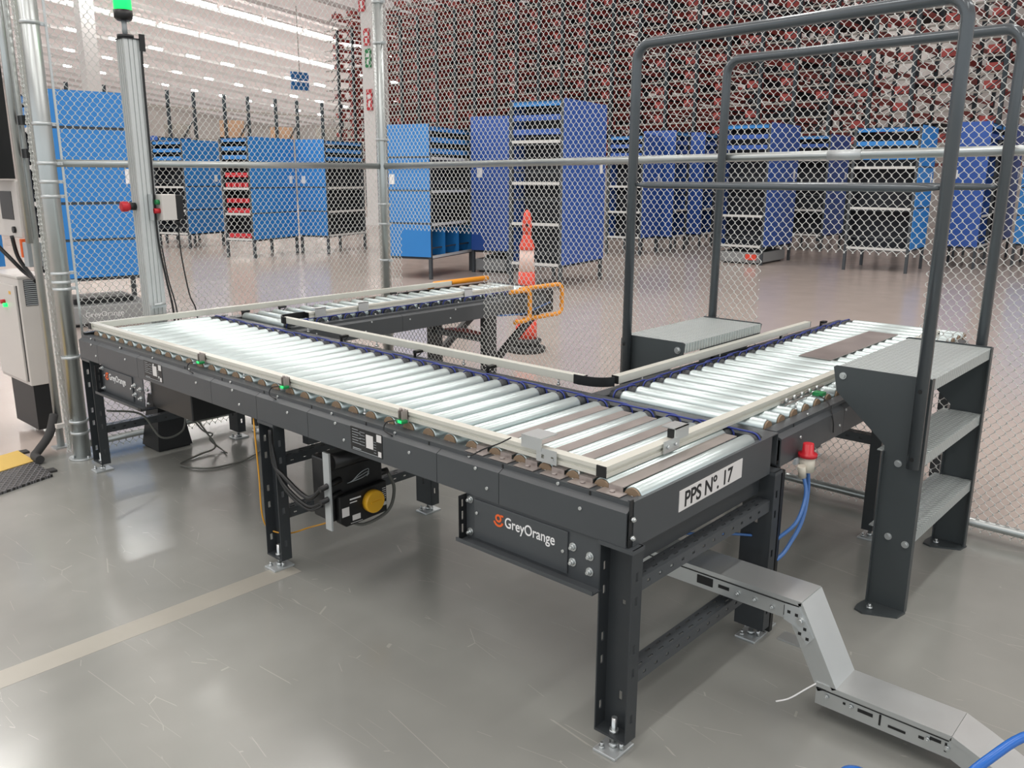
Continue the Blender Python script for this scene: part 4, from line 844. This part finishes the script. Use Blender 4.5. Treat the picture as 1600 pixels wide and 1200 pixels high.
def robot(P, ph, w1, w2, label, stripe='robot', red=False, txt=False):
    a = math.radians(ph); e1 = Vector((math.cos(a), math.sin(a), 0)); e2 = Vector((-e1.y, e1.x, 0)); P = Vector((P[0], P[1], 0))
    root = thing('warehouse_robot', label, 'robot', tuple(P))
    def bx_(z0, z1, ins, m, n):
        q = lambda u, v, z: P+e1*u+e2*v+Vector((0, 0, z)); b = MB(); u0, v0, u1, v1 = ins, ins, w1-ins, w2-ins
        b.add([q(u0, v0, z0), q(u1, v0, z0), q(u1, v1, z0), q(u0, v1, z0), q(u0, v0, z1), q(u1, v0, z1), q(u1, v1, z1), q(u0, v1, z1)], [(3, 2, 1, 0), (4, 5, 6, 7), (0, 1, 5, 4), (1, 2, 6, 5), (2, 3, 7, 6), (3, 0, 4, 7)]); return put(n, b, m, root, bev=.02 if m == 'robot' else 0)
    bx_(.03, .24, 0, 'robot', 'robot_body'); bx_(.0, .05, .06, 'black', 'wheel_skirt'); bx_(.24, .30, .15, 'blackm', 'lift_plate')
    if red: 
        q = lambda u, v, z: P+e1*u+e2*v+Vector((0, 0, z)); b = MB(); u0, v0, u1, v1 = -.03, .08, .0, .3
        b.add([q(u0, v0, .09), q(u1, v0, .09), q(u1, v1, .09), q(u0, v1, .09), q(u0, v0, .2), q(u1, v0, .2), q(u1, v1, .2), q(u0, v1, .2)], [(3, 2, 1, 0), (4, 5, 6, 7), (0, 1, 5, 4), (1, 2, 6, 5), (2, 3, 7, 6), (3, 0, 4, 7)]); put('tail_light', b, 'coneo', root)
    if txt: text('GreyOrange', .08, tuple(P+e1*.22+Vector((0, 0, .11))-e2*.004), tuple(e1), (0, 0, 1), 'white', root)
    return root
pod((3.42, 9.84), -10, 1.05, .95, 2.535, .56, 'open', 'panel', 'large light blue shelf tower behind the white pole, nearest on the left', shelves=5)
robot((3.486, 9.887), -10, .93, .80, 'flat grey robot carrying the large blue shelf tower on the left', txt=True)
pod((10.17, 21.19), 20, 1.2, .80, 2.64, .35, 'panel', 'open', 'dark blue shelf tower just right of the white pole', lcol='navy')
pod((9.72, 19.1), 20, 1.19, .95, 2.48, .35, 'open', 'panel', 'light blue shelf tower left of the one with red boxes')
pod((9.48, 15.88), 20, 1.50, .74, 2.45, .385, 'open', 'panel', 'light blue shelf tower with red boxes on its shelves', redbox=True)
pod((11.19, 15.68), 20, 1.55, .74, 2.45, .40, 'panel', 'open', 'light blue shelf tower just left of the corner fence post')
pod((9.50, 10.47), 20, 1.62, .87, 2.49, .37, 'panel', 'open', 'light blue shelf tower with open bins just right of the corner post', bins=True)
pod((11.04, 10.14), 20, 1.7, .72, 2.68, .40, 'panel', 'open', 'dark blue shelf tower between the open-bin tower and the cone', lcol='navy')
robot((11.06, 10.26), 20, 1.35, .58, 'pale grey robot under the dark blue tower left of the cone')
pod((10.03, 8.13), 12, 1.50, .92, 2.79, .36, 'open', 'panel', 'tallest dark blue shelf tower, standing right behind the cone', lcol='navy')
pod((15.69, 10.5), 10, 1.0, .85, 2.57, .39, 'open', 'panel', 'dark blue shelf tower right of the tallest tower, mostly its open side showing', lcol='navy')
pod((16.89, 10.46), 10, .9, .78, 2.70, .36, 'panel', 'open', 'dark blue shelf tower right beside the left handrail upright', lcol='navy')
pod((18.5, 10.65), 10, .9, .68, 2.73, .34, 'panel', 'open', 'dark blue shelf tower between the two left handrail uprights', lcol='navy')
pod((15.62, 7.6), 4, 1.5, 1.02, 2.70, .36, 'open', 'panel', 'dark blue shelf tower standing on the robot with the red tail light', lcol='navy')
robot((15.69, 7.67), 4, 1.3, .86, 'flat grey robot with a red tail light under a dark blue tower', red=True)
pod((19.91, 8.2), 4, 1.4, 1.0, 2.67, .36, 'open', 'panel', 'dark blue shelf tower farther back right of the red-tailed robot', lcol='navy')
pod((16.07, 5.02), 5, 1.2, 1.14, 2.58, .42, 'open', 'panel', 'wide open shelf tower with light blue lips, left of the front handrail', shelves=3)
pod((17.8, 4.35), 5, 1.2, .7, 2.7, .42, 'panel', 'open', 'dark blue shelf tower seen between the two right handrail uprights', lcol='navy')
pod((20.0, 4.45), 5, 1.2, .9, 2.75, .45, 'open', 'panel', 'dark blue shelf tower with an open side, far right behind the handrail', lcol='navy')
pod((19.0, 3.1), 5, 1.3, .9, 2.55, .45, 'panel', 'open', 'light blue shelf tower at the right picture edge')
pod((20.5, 12.0), 8, 1.0, 1.0, 2.6, .4, 'open', 'panel', 'dark blue shelf tower farthest back behind the left handrail', lcol='navy')
# ------------------------------------------------------------ tall red racks
NR = 30
def rack_label(j): return 'tall dark rack with red shelf beams, '+(ORD[27-j]+' to the right of the sign-covered column' if j < 28 else ('nearer' if j == 28 else 'farther')+' of two just left of the sign-covered column')
rk = None
for j in range(NR):
    y = 1.4+1.02*j; X0 = 23.0; D = 3.5; H = ceil_z(X0+D)-1.0
    if rk is None:
        rk = thing('storage_rack', rack_label(j), 'rack', (X0, y, 0), 'tall red storage racks')
        parts = []
        post = put('rack_post', MB().box(X0, y, 0, X0+.10, y+.09, H+.3), 'rackp', rk); parts.append((post, [(0, 0, 0), (1.7, 0, 0), (3.4, 0, 0)]))
        beam = put('shelf_beam', MB().box(X0+.11, y+.02, 2.0, X0+1.66, y+.07, 2.13), 'rackr', rk); bl = [(0, 0, .40*k+.0) for k in range(16)]; parts.append((beam, bl))
        b2 = put('cross_tie', MB().box(X0+.03, y+.1, 2.06, X0+.08, y+.95, 2.10), 'rackg', rk); parts.append((b2, [(0, 0, .40*k+.0) for k in range(16)]))
        b3 = put('rear_beam', MB().box(X0+1.8, y+.02, 2.0, X0+3.4, y+.05, 2.10), 'rackr', rk); parts.append((b3, [(0, 0, .40*k+.0) for k in range(16)]))
        db = MB()
        for k in range(16):
            z = 2.0+.40*k; db.beam((X0+.1, y+.03, z), (X0+1.7, y+.03, z+.40), .02, .025, (0, 1, 0)); db.beam((X0+.05, y+.05, z+.40), (X0+.05, y+.55, z), .02, .025, (1, 0, 0))
        dbo = tag(put('braces', db, 'rackp', rk), kind='stuff'); parts.append((dbo, [(0, 0, 0)]))
        cbx_ = put('red_box', MB().box(X0+.15, y+.15, 2.16, X0+.45, y+.5, 2.34), 'rackr', rk); parts.append((cbx_, [(0, 0, .4*k) for k in range(16)]))
        dkb = put('dark_fill_box', MB().box(X0+1.8, y+.05, 2.15, X0+2.6, y+.9, 2.36), 'podin', rk)  # dark boxes added to darken the gaps between the racks
        parts.append((dkb, [(.45*(k % 3), 0, .4*k) for k in range(16)]))
        root0 = rk
    r = root0 if j == 0 else thing('storage_rack', rack_label(j), 'rack', (X0, y, 0), 'tall red storage racks')
    for src, lst in parts:
        for i, d in enumerate(lst):
            if j == 0 and i == 0: continue
            if src in (cbx_,) and random.random() < .35: continue
            if src is dkb and random.random() > (.12 if j < 8 else .3 if j < 14 else .5): continue
            if src is b3 and random.random() < .15: continue
            c = src.copy(); COL.objects.link(c); c.parent = r; c.location = d
    if j > 8:
        for src, n_, dx in ((b3, 16, 1.75), (post, 1, 5.1), (b3, 16, 3.3), (dkb, 16, 1.9)):
            for i in range(n_):
                if src is dkb and random.random() > .35: continue
                c = src.copy(); COL.objects.link(c); c.parent = r; c.location = (dx, 0, .4*i)
# pallet racks far left
for i in range(9):
    x = 14+2.9*i; y = 40-.0*i
    r = thing('pallet_rack', 'distant grey pallet rack with cartons, '+ORD[i]+' from the left white column', 'rack', (x, y, 0), 'distant pallet racks at the left')
    for u in (0, 1.3):
        put('rack_post', MB().box(x+u, y, 0, x+u+.13, y+.13, 5.6), 'rackp', r)
    for z in (2.0, 3.4, 4.8): put('shelf_beam', MB().box(x, y, z, x+2.7, y+.06, z+.09), 'rackg', r)
    b = MB(); b.beam((x, y, 2.4), (x+1.3, y, 4.4), .05, .05); put('brace', b, 'rackp', r)
    for z in (2.1, 3.5):
        for u in (.2, 1.5):
            if random.random() < .75:
                h = .5+.5*random.random(); put('carton', MB().box(x+u, y+.1, z, x+u+.9, y+.9, z+h), random.choice(['carton', 'rackg', 'conc', 'carton']), r)
# white columns and signs
def column(x, y, s, top, label):
    c = thing('steel_column', label, 'column', (x, y, 0)); put('shaft', MB().box(x-s/2, y-s/2, 0, x+s/2, y+s/2, top), 'conc', c); put('base_shoe', MB().box(x-s/2-.05, y-s/2-.05, 0, x+s/2+.05, y+s/2+.05, .25), 'conc', c); return c
c1 = column(15.0, 36.5, .55, ceil_z(15)-.2, 'white building column at the left, rising behind the blue tower')
c2 = column(19.6, 24.3, .62, ceil_z(19.6)-.2, 'white building column with red and green signs beside the corner post')
fx = 19.6-.36
def sign(y, z, w, h, m, wm='white'):
    s = put('sign', MB().box(fx-.02, y-w/2, z, fx, y+w/2, z+h), m, c2); b = MB()
    b.box(fx-.025, y-w*.3, z+h*.55, fx-.0205, y+w*.3, z+h*.75); b.box(fx-.025, y-w*.15, z+h*.15, fx-.0205, y+w*.15, z+h*.45); put('sign_print', b, wm, s)
sign(24.45, 7.1, .32, .75, 'red'); sign(24.25, 6.0, .3, .55, 'red'); sign(24.2, 5.3, .3, .6, 'green'); sign(24.2, 3.9, .3, .7, 'red')
hs = thing('hanging_sign', 'small blue double sign hanging below the far roof', 'sign', (22.5, 33.0, 5.6))
for z in (5.35, 5.75): put('sign_board', MB().box(22.0, 33.0, z, 22.9, 33.04, z+.34), 'blue', hs)
put('hanger', MB().box(22.43, 33.0, 5.69, 22.46, 33.03, ceil_z(22.4)+.05), 'rackg', hs)
# painted lane line on the floor
single('floor_line', MB().box(-3, 2.915, 0, 1.86, 3.03, .0006), mat('faded_line', '#a3a096', .3, 0, .1, 6), 'faded pale stripe crossing the concrete floor', 'floor marking')
